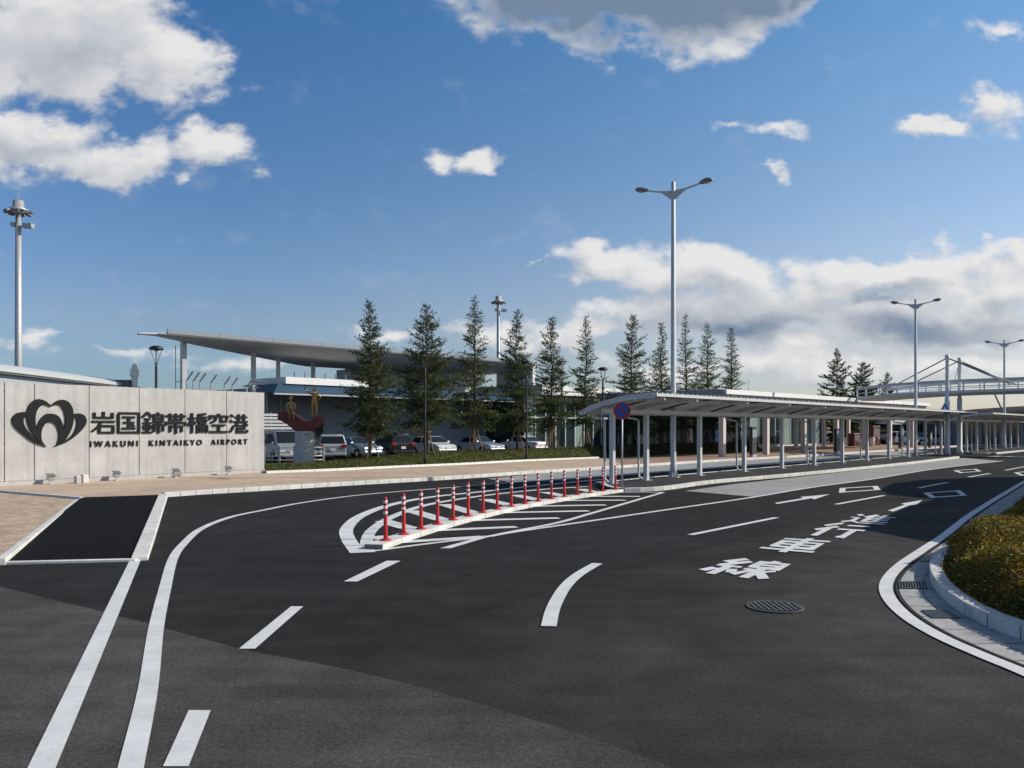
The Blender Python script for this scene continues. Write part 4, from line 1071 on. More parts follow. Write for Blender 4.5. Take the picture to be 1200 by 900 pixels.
def hand(p, d, up_, s=1.0):
    p = Vector(p); d = Vector(d).normalized(); u = Vector(up_).normalized(); sd = d.cross(u).normalized(); out = []
    for k, l in enumerate((.062, .072, .068, .052)):
        o_ = p + sd * (k - 1.5) * .021 * s; out.append([o_ - d * .02, o_ + d * l * .5 * s, o_ + (d * l - u * .018) * s])
    out.append([p - d * .03 - sd * .03 * s, p - sd * .055 * s + d * .005, p - sd * .06 * s + d * .04 * s])
    return out
fx, fz = .52, 2.61      # standing child, right arm raised, left hand on hip
S = {'pelvis': ((fx, 0, fz + .78), .105), 'waist': ((fx, 0, fz + .93), .095), 'chest': ((fx, .0, fz + 1.10), .115), 'neck0': ((fx, 0, fz + 1.22), .07), 'neck': ((fx, 0, fz + 1.29), .046), 'skull': ((fx, -.0, fz + 1.36), .05),
     'hl': ((fx + .085, 0, fz + .73), .085), 'kl': ((fx + .10, -.02, fz + .40), .056), 'al': ((fx + .11, .01, fz + .07), .036), 'tl': ((fx + .13, -.13, fz + .025), .028),
     'hr': ((fx - .085, 0, fz + .73), .085), 'kr': ((fx - .10, -.02, fz + .40), .056), 'ar': ((fx - .11, .01, fz + .07), .036), 'tr': ((fx - .13, -.13, fz + .025), .028),
     'sl': ((fx + .165, 0, fz + 1.19), .058), 'el': ((fx + .31, .05, fz + .99), .042), 'wl': ((fx + .19, -.05, fz + .86), .030), 'pl': ((fx + .145, -.07, fz + .85), .033),
     'sr': ((fx - .165, 0, fz + 1.19), .058), 'er': ((fx - .33, -.04, fz + 1.25), .042), 'wr': ((fx - .43, -.08, fz + 1.43), .030), 'pr': ((fx - .455, -.09, fz + 1.485), .033)}
E = [('pelvis', 'waist'), ('waist', 'chest'), ('chest', 'neck0'), ('neck0', 'neck'), ('neck', 'skull'), ('pelvis', 'hl'), ('hl', 'kl'), ('kl', 'al'), ('al', 'tl'), ('pelvis', 'hr'), ('hr', 'kr'), ('kr', 'ar'), ('ar', 'tr'), ('chest', 'sl'), ('sl', 'el'), ('el', 'wl'), ('wl', 'pl'), ('chest', 'sr'), ('sr', 'er'), ('er', 'wr'), ('wr', 'pr')]
figure('standing_figure', S, E, hand(S['pr'][0], (-.35, -.1, .93), (0, -1, 0)) + hand(S['pl'][0], (-.9, -.1, -.2), (0, -.9, .3)), mo, ((fx, -.02, fz + 1.42), .105, (-.25, -1, .1)))
fx, fz = -.66, 2.85     # seated child on the higher end, legs hanging over the front
S2 = {'pelvis': ((fx, -.18, fz + .09), .105), 'waist': ((fx, -.17, fz + .23), .092), 'chest': ((fx, -.19, fz + .40), .108), 'neck0': ((fx, -.20, fz + .50), .07), 'neck': ((fx, -.21, fz + .57), .045), 'skull': ((fx, -.22, fz + .63), .05),
      'hl': ((fx + .08, -.25, fz + .08), .082), 'kl': ((fx + .16, -.50, fz + .05), .056), 'al': ((fx + .19, -.46, fz - .28), .036), 'tl': ((fx + .22, -.58, fz - .34), .028),
      'hr': ((fx - .08, -.25, fz + .08), .082), 'kr': ((fx - .06, -.52, fz + .06), .056), 'ar': ((fx + .02, -.46, fz - .26), .036), 'tr': ((fx + .03, -.58, fz - .32), .028),
      'sl': ((fx + .155, -.19, fz + .47), .056), 'el': ((fx + .25, -.26, fz + .25), .041), 'wl': ((fx + .20, -.43, fz + .14), .03), 'pl': ((fx + .17, -.48, fz + .125), .033),
      'sr': ((fx - .155, -.19, fz + .47), .056), 'er': ((fx - .24, -.24, fz + .25), .041), 'wr': ((fx - .12, -.40, fz + .15), .03), 'pr': ((fx - .08, -.45, fz + .13), .033)}
figure('seated_figure', S2, E, hand(S2['pr'][0], (.3, -.9, -.1), (0, 0, 1)) + hand(S2['pl'][0], (-.3, -.9, -.1), (0, 0, 1)), mo, ((fx, -.235, fz + .69), .102, (.3, -1, 0)))

# white pipe railing behind the monument
r0, r1 = Vector(((292 - 600) / F * 47.5, 47.5, 0)), Vector(((379 - 600) / F * 49, 49, 0))
rl = thing('pipe_railing', 'white four-rail pipe railing behind the monument pedestal', 'railing', r0)
for k in range(6):
    p = r0.lerp(r1, k / 5); b = MB(); b.box((p.x, p.y, .53), (.09, .09, 1.1)); b.build('post', M['white_steel'], rl)
for z in (.25, .48, .72, .98):
    b = MB(); b.tube([r0 + Vector((0, 0, z)), r1 + Vector((0, 0, z))], .032, 8); b.build('rail', M['white_steel'], rl, True)

# ================================================================== CARS
CARS = {
 'sedan': dict(L=4.5, W=1.7, wb=2.65, wr=.31, prof=[(-2.25, .35), (-2.25, .78), (-2.18, .93), (-1.45, .98), (-.85, 1.38), (-.3, 1.44), (.3, 1.42), (1.05, .98), (1.95, .82), (2.2, .66), (2.25, .35)], belt=.93, roof=1.42,
               side=[(-1.30, .98), (-.80, 1.33), (-.28, 1.385), (.28, 1.37), (.92, .98)], ws=[(.36, 1.40), (1.02, .99)], rs=[(-.9, 1.345), (-1.42, .99)]),
 'suv': dict(L=4.3, W=1.75, wb=2.6, wr=.34, prof=[(-2.1, .42), (-2.13, .95), (-2.02, 1.1), (-1.75, 1.62), (-1.3, 1.7), (.1, 1.70), (.9, 1.12), (1.85, .98), (2.12, .8), (2.15, .42)], belt=1.08, roof=1.68,
             side=[(-1.82, 1.1), (-1.62, 1.55), (-1.2, 1.61), (.05, 1.61), (.75, 1.13)], ws=[(.16, 1.66), (.87, 1.14)], rs=[(-1.79, 1.57), (-2.02, 1.12)]),
 'van': dict(L=4.7, W=1.75, wb=2.7, wr=.33, prof=[(-2.35, .40), (-2.38, 1.0), (-2.3, 1.85), (-2.1, 1.95), (1.1, 1.95), (1.95, 1.15), (2.3, .95), (2.35, .40)], belt=1.1, roof=1.93,
             side=[(-2.15, 1.12), (-2.05, 1.76), (.95, 1.76), (1.65, 1.15)], ws=[(1.15, 1.89), (1.9, 1.18)], rs=[(-2.315, 1.78), (-2.37, 1.12)]),
 'wagon': dict(L=4.2, W=1.68, wb=2.5, wr=.30, prof=[(-2.05, .36), (-2.08, .85), (-1.98, .98), (-1.6, 1.42), (-1.2, 1.48), (.2, 1.48), (.95, 1.0), (1.85, .86), (2.08, .68), (2.1, .36)], belt=.96, roof=1.46,
               side=[(-1.72, .98), (-1.48, 1.36), (-1.15, 1.40), (.16, 1.40), (.82, 1.0)], ws=[(.26, 1.45), (.92, 1.02)], rs=[(-1.64, 1.39), (-1.95, 1.0)]),
}
def make_car(kind, m, label, loc, head, group='cars parked in front of the terminal'):
    c = CARS[kind]; o = thing('parked_car', label, 'car', loc, head, group); w = c['W'] / 2
    def yw(z): return w * (1 - .17 * max(0, (z - c['belt']) / (c['roof'] - c['belt'])))
    pr = c['prof']; n = len(pr)
    b = MB(); rows = []
    for f, inset in ((-1, .07), (-.97, .02), (-.9, 0), (0, 0), (.9, 0), (.97, .02), (1, .07)):
        row = []
        cx = sum(p[0] for p in pr) / n
        for x, z in pr:
            zz = z - inset * (.6 if z > .6 else 0); xx = x - math.copysign(inset, x - cx) * (1 if abs(x) > c['L'] * .4 else .3)
            row.append((xx, yw(z) * f, zz))
        rows.append(row)
    b.loft(rows, True); b.f.append(tuple(range(n))); b.f.append(tuple(range(6 * n, 7 * n))[::-1])
    body = bevel(b.build('body', m, o, world=False), .03, 2, 25)
    for s in (1, -1):
        b = MB(); sd = c['side']; b.add([(x, s * (yw(z) + .006), z) for x, z in sd] + [(x, s * (yw(z) - .04), z) for x, z in sd], [tuple(range(len(sd))), tuple(range(len(sd), 2 * len(sd)))[::-1]] + [(k, k + len(sd), (k + 1) % len(sd) + len(sd), (k + 1) % len(sd)) for k in range(len(sd))])
        wn_ = b.build('side_window', M['car_glass'], o, world=False)
        mid = (sd[0][0] + sd[-1][0]) / 2 + .05; zt_ = sd[2][1]
        b = MB(); b.bar((mid, s * (yw(c['belt']) + .008), c['belt'] + .03), (mid, s * (yw(zt_) + .010), zt_ - .01), .07, .012, (0, 1, 0)); b.build('pillar', m, wn_, world=False)
        b = MB(); b.box((mid - .3, s * (w + .012), c['belt'] - .14), (.2, .03, .035)); b.build('door_handle', M['chrome'], o, world=False)
        b = MB(); b.box((c['side'][-1][0] - .05, s * (w + .09), c['belt'] + .10), (.12, .2, .13)); bevel(b.build('mirror', m, o, world=False), .03)
        xt = pr[0][0] + .06
        b = MB(); b.box((-c['L'] / 2 + .08, s * (w - .16), c['belt'] - .12), (.22, .30, .2)); bevel(b.build('tail_light', M['tail'], o, world=False), .03)
        b = MB(); b.box((c['L'] / 2 - .14, s * (w - .22), .68), (.26, .36, .15)); bevel(b.build('headlight', M['head'], o, world=False), .03)
        for xw in (c['wb'] / 2, -c['wb'] / 2):
            b = MB()
            rws = [[(xw + r_ * math.cos(a), s * y_, c['wr'] + r_ * math.sin(a)) for a in [2 * math.pi * k / 20 for k in range(20)]] for r_, y_ in ((c['wr'] * .6, w + .012), (c['wr'] * .95, w + .018), (c['wr'], w - .02), (c['wr'], w - .2), (c['wr'] * .5, w - .22))]
            b.loft(rws, True); wh = b.build('wheel', M['tyre'], o, True, world=False)
            b = MB(); rws = [[(xw + r_ * math.cos(a), s * y_, c['wr'] + r_ * math.sin(a)) for a in [2 * math.pi * k / 20 for k in range(20)]] for r_, y_ in ((.001, w + .02), (c['wr'] * .4, w + .016), (c['wr'] * .62, w + .004))]
            b.loft(rws, True); b.build('rim', M['rim'], wh, world=False)
            b = MB(); rws = [[(xw + r_ * math.cos(a), s * (w + .004), c['wr'] + .02 + r_ * math.sin(a)) for a in [math.pi * k / 14 for k in range(15)]] for r_ in (c['wr'] * .9, c['wr'] * 1.2)]
            b.loft(rws); b.build('wheel_arch', M['tyre'], o, world=False)
    for nm, key in (('windscreen', 'ws'), ('rear_window', 'rs')):
        (xa, za), (xb, zb_) = c[key]; sg = .012 if key == 'ws' else -.012
        b = MB(); ya, yb = yw(za) - .09, yw(zb_) - .07
        b.add([(xa + sg, -ya, za + .008), (xa + sg, ya, za + .008), (xb + sg, yb, zb_ + .008), (xb + sg, -yb, zb_ + .008), (xa - sg, -ya, za - .02), (xa - sg, ya, za - .02), (xb - sg, yb, zb_ - .02), (xb - sg, -yb, zb_ - .02)], [(0, 1, 2, 3), (4, 7, 6, 5), (0, 4, 5, 1), (1, 5, 6, 2), (2, 6, 7, 3), (3, 7, 4, 0)])
        b.build(nm, M['car_glass'], o, world=False)
    for sg in (1, -1):
        b = MB(); b.box((sg * (c['L'] / 2 + .012), 0, .62 if sg > 0 else .72), (.02, .34, .17)); b.build('number_plate', M['plate'], o, world=False)
        b = MB(); b.box((sg * (c['L'] / 2 - .06), 0, .42), (.22, c['W'] - .1, .2)); bevel(b.build('bumper', m, o, world=False), .05)
    return o
silver = carpaint('silver_paint', (.45, .46, .48)); white = carpaint('white_paint', (.65, .66, .67), .1); dark = carpaint('dark_paint', (.03, .03, .035)); bluep = carpaint('blue_paint', (.20, .30, .40)); sil2 = carpaint('blue_silver_paint', (.34, .40, .48))
hn = math.atan2(N.y, N.x); hb_ = hn + math.pi
def cp(px, s=-19.6): return TS(tpx(px, s), s, 0)
make_car('van', carpaint('grey_van_paint', (.33, .35, .38)), 'grey van half hidden behind the right end of the sign wall', cp(327, -18.6), hn - .2)
make_car('suv', silver, 'silver utility car seen from behind, right beside the monument pedestal', cp(388, -18.5), hb_ - .55)
make_car('wagon', bluep, 'pale blue estate car right of the silver utility car', cp(417, -20.4), hn)
make_car('suv', dark, 'dark utility car with red tail lights behind the first conifer', cp(459), hb_ - .28)
make_car('wagon', white, 'white hatchback behind the black park lamp by the second conifer', cp(507), hn - .15)
make_car('sedan', sil2, 'blue-silver saloon facing the pavement behind the tallest near conifer', cp(560), hn)
make_car('sedan', white, 'white saloon with red tail lights before the glass hall corner', cp(612), hb_)

# ================================================================== TERMINAL WITH WING ROOF
tw = thing('wing_roof_terminal', 'grey terminal building under a long upswept wing-shaped roof', 'building', TS(-10, -29, 0))
sF = -24.0
tTip, tPar, tEnd = tpx(163, sF), tpx(196, sF), tpx(629, sF)
ztop = 8.42
rows = []
ts_ = [tTip, tTip + .4, tTip + 1.5] + [tTip + 3 + (tEnd - tTip - 3) * k / 16 for k in range(17)]
for t in ts_:
    k = t - tTip; zf = 8.0 + .12 * min(1, k / 2); f_ = max(.02, min(1.15, .74 * k / 13)); th = min(1, .1 + k / 5) * (1 + 1.7 * min(1, k / 18))
    sec = [(0, zf), (-.5, zf - .10 * th), (-1.6, zf - .19 * th), (-3.2, zf - .25 * th), (-7, zf - .25 * th), (-11, zf - .16 * th), (-13, zf - .05), (-13, zf + .03), (-6, zf + .10), (-.3, zf + .08)]
    rows.append([TS(t, sF + s * f_, z) for s, z in sec])
b = MB(); b.loft(rows, True); b.f.append(tuple(range(10))); b.f.append(tuple(range(len(b.v) - 10, len(b.v)))[::-1])
b.build('wing_roof', M['wing_under'], tw)
b = MB(); b.bar(TS(tPar, sF + .03, 8.30), TS(tEnd, sF + .03, 8.30), .12, .30)
k = tPar
b.build('parapet', M['wing_edge'], tw)
b = MB()
k = tPar + 3.5
while k < tEnd: b.bar(TS(k, sF + .08, 8.17), TS(k, sF + .08, 8.44), .04, .03, N); k += 4.0
b.build('parapet_seam', M['rib_dark'], tw)
b = MB(); b.bar(TS(tTip + 1.2, sF + .02, 8.09), TS(tEnd, sF + .02, 8.12), .08, .06); b.build('drip_edge', M['rib_dark'], tw)
for px, s, w, zt_ in ((215, -25.6, .33, 7.9), (297, -27.2, .28, 7.7), (326, -29.5, .25, 7.6), (367, -30.5, .27, 7.55)):
    p = TS(tpx(px, s), s); b = MB(); b.box((p.x, p.y, zt_ / 2), (w, w, zt_), D, N); bevel(b.build('column', M['wing_grey'], tw), .02)
p = TS(tpx(211, -25.6), -25.6); b = MB(); b.tube([(p.x - .3, p.y, 3), (p.x - .3, p.y, 7.6)], .03, 6); b.tube([(p.x - .3, p.y, 5.2), (p.x + .1, p.y, 5.2)], .03, 6); b.tube([(p.x - .6, p.y, 4.4), (p.x + .1, p.y, 4.4)], .05, 6); b.build('conduit', M['galv'], tw)
# lower block: wall, white parapet, blue eave
tl_, tr_ = tpx(312, -29), tpx(629, -29)
b = MB(); b.prism([(p.x, p.y) for p in (TS(tl_, -29), TS(tr_ + 1.5, -29), TS(tr_ + 1.5, -37), TS(tl_, -37))], 0, 5.25); b.build('wall', M['wall_grey'], tw)
b = MB(); b.prism([(p.x, p.y) for p in (TS(tEnd - .35, -24.2), TS(tEnd + .05, -24.2), TS(tEnd + .05, -29), TS(tEnd - .35, -29))], 0, 8.36); b.build('end_wall', M['white_wall'], tw)
tu = tpx(425, -32)
b = MB(); b.prism([(p.x, p.y) for p in (TS(tu, -32), TS(tEnd, -32), TS(tEnd, -36), TS(tu, -36))], 5.26, 7.45); b.build('upper_wall', M['wing_grey'], tw)
ta, tb_ = tpx(335, -25), tpx(432, -25)
b = MB(); b.prism([(p.x, p.y) for p in (TS(ta, -25), TS(tb_, -25), TS(tb_, -29.2), TS(ta, -29.2))], 5.35, 5.85); b.build('canopy_parapet', M['white_wall'], tw)
ta2 = tpx(320, -24.5)
b = MB(); b.add([TS(ta2, -24.4, 4.62), TS(tEnd, -24.4, 4.62), TS(tEnd, -25.2, 5.33), TS(ta2 + .8, -25.2, 5.33), TS(ta2, -24.4, 4.55), TS(tEnd, -24.4, 4.55), TS(tEnd, -29.2, 5.30), TS(ta2, -29.2, 5.30), ], [(0, 1, 2, 3), (4, 7, 6, 5), (0, 4, 5, 1), (0, 3, 7, 4), (1, 5, 6, 2), (2, 6, 7, 3)])
b.build('blue_eave', M['blue_roof'], tw)
b = MB(); b.bar(TS(ta2, -24.37, 4.56), TS(tEnd, -24.37, 4.56), .06, .10); b.build('eave_gutter', M['wing_grey'], tw)
for k in range(3):
    t = tl_ + 3 + k * 5.6; b = MB(); b.bar(TS(t, -28.985, 1.9), TS(t + 2.1, -28.985, 1.9), .04, 1.1); b.build('window', M['glass'], tw)
for k in range(9):
    p = TS(tpx(345 + k * 12, -26.5), -26.5); b = MB(); b.tube([(p.x, p.y, 5.84), (p.x, p.y, 6.35)], .05, 6); b.build('roof_post', M['galv'], tw)
# louvre screen and its block at the left end
p0, p1 = Vector(((303 - 600) / F * 56, 56, 0)), Vector(((345 - 600) / F * 58.5, 58.5, 0))
ls = thing('louvre_screen', 'white horizontal louvre screen above the grey van', 'louvre screen', p0)
for k in range(5): b = MB(); b.bar(p0 + Vector((0, 0, 2.1 + k * .23)), p1 + Vector((0, 0, 2.1 + k * .23)), .05, .15); b.build('slat', M['wing_grey'], ls)  # white slats coloured grey, standing in for the shade on them
for k in range(4): q = p0.lerp(p1, k / 3); b = MB(); b.box((q.x, q.y + .06, 1.6), (.09, .06, 3.2)); b.build('post', M['galv'], ls)

# perimeter fence with cranked tops
fa, fb = Vector(((219 - 600) / F * 50, 50, 0)), Vector(((338 - 600) / F * 66, 66, 0))
fe = thing('security_fence', 'tall chain-link security fence with cranked post tops and barbed wire', 'fence', fa)
fd = (fb - fa).normalized(); fnv = Vector((fd.y, -fd.x, 0))
posts = [0, .05, .10, .19, .31, .38, .52, .60, .74, .90, 1.0]
for u in posts:
    p = fa.lerp(fb, u); b = MB(); b.tube([p, p + Vector((0, 0, 5.0)), p + Vector((.42, -.1, 5.55))], .06, 6); b.build('post', M['galv'], fe)
b = MB()
for z, off in ((5.05, (0, 0)), (5.3, (.21, -.05)), (5.52, (.40, -.1)), (4.6, (0, 0)), (4.0, (0, 0))):
    b.tube([fa + Vector((off[0], off[1], z)), fb + Vector((off[0], off[1], z))], .012, 4)
b.build('wire', M['galv'], fe)
b = MB()
L_ = (fb - fa).length; k = 0
while k < L_:
    for dd in (1, -1):
        a_ = fa + fd * k; e_ = fa + fd * (k + dd * 4.5)
        if 0 <= (e_ - fa).dot(fd) <= L_: b.tube([a_ + Vector((0, 0, .1)), e_ + Vector((0, 0, 4.6))], .006, 3, False)
    k += .35
b.build('chain_link', M['galv'], fe)

# low building at far left with ribbed wall and pale roof
lb = thing('low_shed', 'low metal-clad building with pale sloping roof behind the sign wall', 'building', (-27, 48, 0))
x0_, x1_ = -36, -24.7
def shed(y0, y1, zt_, xr, nm):
    b = MB(); b.prism([(x0_, y0), (xr, y0), (xr - 1.2, y1), (x0_, y1)], 0, zt_ - .42); b.build('wall', M['ribbed_wall'], lb)
    b = MB(); rows = []
    for y, xs_ in ((y0 - .4, xr + .4), (y1 + .2, xr - .9)):
        rows.append([(x0_, y, zt_ + 1.0), (xs_ - 1.6, y, zt_ + .22), (xs_ - .5, y, zt_ + .02), (xs_, y, zt_ - .16), (xs_ - .02, y, zt_ - .34), (xs_ - 1.2, y, zt_ - .38), (x0_, y, zt_ - .38)])
    b.loft(rows, True); b.f.append(tuple(range(7))); b.f.append(tuple(range(7, 14))[::-1]); b.build('roof', M['pale_roof'], lb)
    b = MB(); b.bar((xr + .33, y0 - .4, zt_ - .42), (xr - .97, y1 + .2, zt_ - .42), .05, .06); b.build('eave_line', M['rib_dark'], lb)
shed(33, 55.5, 5.25, -24.9, 'near'); shed(56, 72, 5.0, -26.0, 'far')
vp = Vector(((157.5 - 600) / F * 55, 55, 4.9)); b = MB(); b.lathe(vp, [(.20, 0), (.20, .62), (.27, .64), (.27, 1.12), (.20, 1.14), (.15, 1.38), (.04, 1.5)], 16); b.build('roof_vent', M['white_steel'], lb)
b = MB(); b.box((vp.x - .75, vp.y, 4.95), (1.0, .8, .7)); b.build('roof_plant', M['rib_dark'], lb)

# ------------------------------------------------------------------ glass hall
gh = thing('glass_hall', 'glazed departure hall with a flat white roof edge behind the conifers', 'building', TS(18, -24, 0))
t0_, t1_ = tpx(614, -24), 36.0
b = MB(); b.prism([(p.x, p.y) for p in (TS(t0_, -24.3), TS(t1_, -24.3), TS(t1_, -36), TS(t0_, -36))], 0, 5.2); b.build('interior_block', M['glass'], gh)
b = MB(); b.prism([(p.x, p.y) for p in (TS(t0_ + 1.0, -22.6), TS(t1_, -22.6), TS(t1_, -36.2), TS(t0_ + 1.0, -36.2))], 5.25, 6.15); b.build('roof_edge', M['white_wall'], gh)
b = MB(); b.bar(TS(t0_ + 1.2, -22.58, 5.62), TS(t1_, -22.58, 5.62), .03, .10); b.build('shadow_gap', M['rib_dark'], gh)
k = 0; t = t0_ + .2
while t < t1_ - 1:
    w_ = 1.5
    b = MB(); b.bar(TS(t + .05, -24.2, 1.55), TS(t + w_ - .05, -24.2, 1.55), .03, 2.9); pn = b.build('pane', M['glass'] if k % 5 else M['glass_pale'], gh)
    b = MB(); b.bar(TS(t + .05, -24.2, 4.15), TS(t + w_ - .05, -24.2, 4.15), .03, 1.9); b.build('pane', M['glass_pale'] if k % 3 == 0 else M['glass'], gh)
    b = MB(); b.box(TS(t, -24.12, 2.6), (.10, .16, 5.2), D, N); b.build('mullion', M['mullion'], gh)
    t += w_; k += 1
b = MB(); b.bar(TS(t0_, -24.1, 3.1), TS(t1_, -24.1, 3.1), .14, .18); b.build('transom', M['mullion'], gh)
# ------------------------------------------------------------------ entrance block and front canopy
eb = thing('entrance_block', 'white entrance building with tall windows under the front canopy', 'building', TS(36, -12, 0))
e0, e1 = 21.5, 47.5
b = MB(); b.prism([(p.x, p.y) for p in (TS(e0, -12.2), TS(e1, -12.2), TS(e1, -24.5), TS(e0, -24.5))], 0, 5.0); b.build('wall', M['white_wall'], eb)
for k in range(7):
    s_ = -12.6 - k * 1.7; b = MB(); b.bar(TS(e0 - .03, s_, 2.2), TS(e0 - .03, s_ - 1.6, 2.2), .05, 4.2); fr = b.build('window', M['glass'], eb)
    b = MB(); b.bar(TS(e0 - .06, s_ - 1.62, 2.2), TS(e0 - .06, s_ - 1.70, 2.2), .08, 4.3); b.build('frame', M['mullion'], fr)
t = e0 + .6; k = 0
while t < e1 - 2:
    w_ = 1.7
    b = MB(); b.bar(TS(t, -12.15, 1.75), TS(t + w_, -12.15, 1.75), .05, 2.9); fr = b.build('window', M['glass'] if k % 4 in (0, 1, 2) else M['glass_pale'], eb)
    b = MB(); b.bar(TS(t + w_ + .06, -12.1, 1.75), TS(t + w_ + .14, -12.1, 1.75), .10, 2.95); b.build('frame', M['mullion'], fr)
    t += 1.9; k += 1
b = MB(); b.prism([(p.x, p.y) for p in (TS(tpx(872, -15), -15), TS(tpx(942, -15), -15), TS(tpx(942, -15), -22), TS(tpx(872, -15), -22))], 5.0, 6.15); rb = b.build('roof_room', M['white_wall'], eb)
q0 = tpx(903, -15)
for k in range(4): b = MB(); b.bar(TS(q0 + k * 1.05, -14.98, 5.72), TS(q0 + .8 + k * 1.05, -14.98, 5.72), .04, .42); b.build('window', M['glass_pale'], rb)
b = MB(); p = TS(tpx(877, -17), -17); b.tube([(p.x, p.y, 6.1), (p.x, p.y, 7.6)], .03, 5); b.tube([(p.x - .4, p.y, 7.3), (p.x + .4, p.y, 7.3)], .02, 5); b.build('aerial', M['galv'], rb)

fcn = thing('front_canopy', 'long flat white canopy on square columns along the terminal pavement', 'canopy', TS(0, 0, .147))
c0, c1 = -2.8, 39.0
b = MB(); b.prism([(p.x, p.y) for p in (TS(c0, 1.7), TS(c1, 1.7), TS(c1, -8.5), TS(c0, -8.5))], 4.28, 4.46); b.build('roof', M['wing_grey'], fcn)
b = MB(); b.bar(TS(c0 - .02, 1.80, 4.47), TS(c1 + .02, 1.80, 4.47), .14, .30); b.build('fascia', M['white_wall'], fcn)
b = MB(); b.bar(TS(c0 - .08, 1.72, 4.47), TS(c0 - .08, -8.5, 4.47), .12, .30); b.build('end_fascia', M['wing_edge'], fcn)  # shade of this end face put into its dark blue-grey colour
b = MB(); t = c0 + .5
while t < c1:
    b.bar(TS(t, 1.7, 4.18), TS(t, -.6, 4.18), .10, .19); t += .9
b.build('louvre', M['white_steel'], fcn)
for t in [0] + [6.55 * k for k in range(1, 7)]:
    p = TS(t, 0); b = MB(); b.box((p.x, p.y, 2.22), (.38, .38, 4.22), D, N); bevel(b.build('column', M['beige_column'], fcn), .02)
    p = TS(t, -6.5); b = MB(); b.box((p.x, p.y, 2.22), (.34, .34, 4.22), D, N); bevel(b.build('column', M['beige_column'], fcn), .02)

# totem boards, vending machines
def totem(px, py0, py1, w, label, light=False):
    p = P(px, py1, .147); h = (py1 - py0) * p.y / F
    o = thing('information_totem', label, 'information pillar', p, math.atan2(D.y, D.x), 'dark information pillars on the terminal pavement')
    b = MB(); b.box((0, 0, h / 2 + .1), (w, .22, h - .1)); bevel(b.build('panel', M['pylon_dark'], o, world=False), .01)
    b = MB(); b.box((0, 0, .08), (w * .96, .26, .16)); b.build('base', M['galv'], o, world=False)
    b = MB(); b.box((0, -.113, h - .42), (w * .9, .006, .55)); b.build('header', M['wall_grey'], o, world=False)
totem(882.5, 501, 535.3, .62, 'tall dark information pillar behind the fourth shelter column')
totem(981, 503, 531.0, .7, 'dark information pillar standing before the entrance block')
totem(1056, 501, 526.5, .85, 'dark information pillar near the parked white bus')
totem(1090, 507, 525.0, .55, 'slim dark pillar left of the bridge pylons')
def vending(px, py0, py1, w, m, label):
    p = TS(tpx(px, -5.5), -5.5, .147); h = (py1 - py0) * p.y / F * .97
    o = thing('vending_machine', label, 'vending machine', p, math.atan2(D.y, D.x) - .3, 'vending machines beyond the shelter')
    b = MB(); b.box((0, 0, h / 2), (w, .75, h)); bevel(b.build('cabinet', m, o, world=False), .03)
    b = MB(); b.box((0, -.382, h * .66), (w * .78, .02, h * .42)); b.build('display_window', M['vend_panel'], o, world=False)
    b = MB(); b.box((w * .12, -.382, h * .2), (w * .5, .02, h * .13)); b.build('pickup_hatch', M['black'], o, world=False)
    b = MB(); b.box((w * .3, -.383, h * .38), (w * .14, .02, h * .10)); b.build('coin_panel', M['chrome'], o, world=False)
vending(1024, 502.5, 526.0, 1.25, M['vend_red'], 'tall dark red vending machine seen between shelter columns')
vending(1001, 511, 526.6, 1.0, M['vend_red'], 'low red vending machine in the dark left of the tall red one')
p = TS(tpx(1022, -4.4), -4.4, .147); o = thing('litter_bin', 'white bin in front of the tall red vending machine', 'bin', p)
b = MB(); b.lathe((0, 0, 0), [(.22, 0), (.26, .8), (.24, .86)], 16); b.build('body', M['white_wall'], o, True, world=False); b = MB(); b.lathe((0, 0, .86), [(.27, 0), (.2, .1), (.05, .12)], 16); b.build('lid', M['galv'], o, True, world=False)

# background vehicles on the right
def bus(loc, head, label):
    o = thing('coach', label, 'bus', loc, head)
    b = MB(); b.prism([(-4.5, -1.15), (4.3, -1.15), (4.5, -.9), (4.5, .9), (4.3, 1.15), (-4.5, 1.15)], .35, 3.0); bevel(b.build('body', white, o, world=False), .1, 3)
    for s in (1, -1):
        for k in range(5):
            b = MB(); b.box((-3.5 + k * 1.65, s * 1.155, 2.1), (1.5, .03, .85)); b.build('window', M['car_glass'], o, world=False)
        for x in (-2.6, 2.8):
            b = MB(); b.tube([(x, s * .9, .48), (x, s * 1.17, .48)], .48, 20); b.build('wheel', M['tyre'], o, True, world=False)
    b = MB(); b.box((4.49, 0, 2.0), (.06, 2.0, 1.2)); b.build('windscreen', M['car_glass'], o, world=False)
    for s in (1, -1): b = MB(); b.box((4.49, s * .85, .8), (.05, .3, .2)); b.build('headlight', M['head'], o, world=False)
bus(Vector((49.5, 104, 0)), math.atan2(-N.y, -N.x) + 1.2, 'white minibus parked far behind the shelter columns')
make_car('wagon', white, 'white car parked far off, just left of the bridge pylons', Vector((50.5, 99, 0)), hn + .9, 'cars parked beyond the shelter')
make_car('suv', silver, 'silver car parked far off beside the white minibus', Vector((46.3, 97, 0)), hn + .9, 'cars parked beyond the shelter')

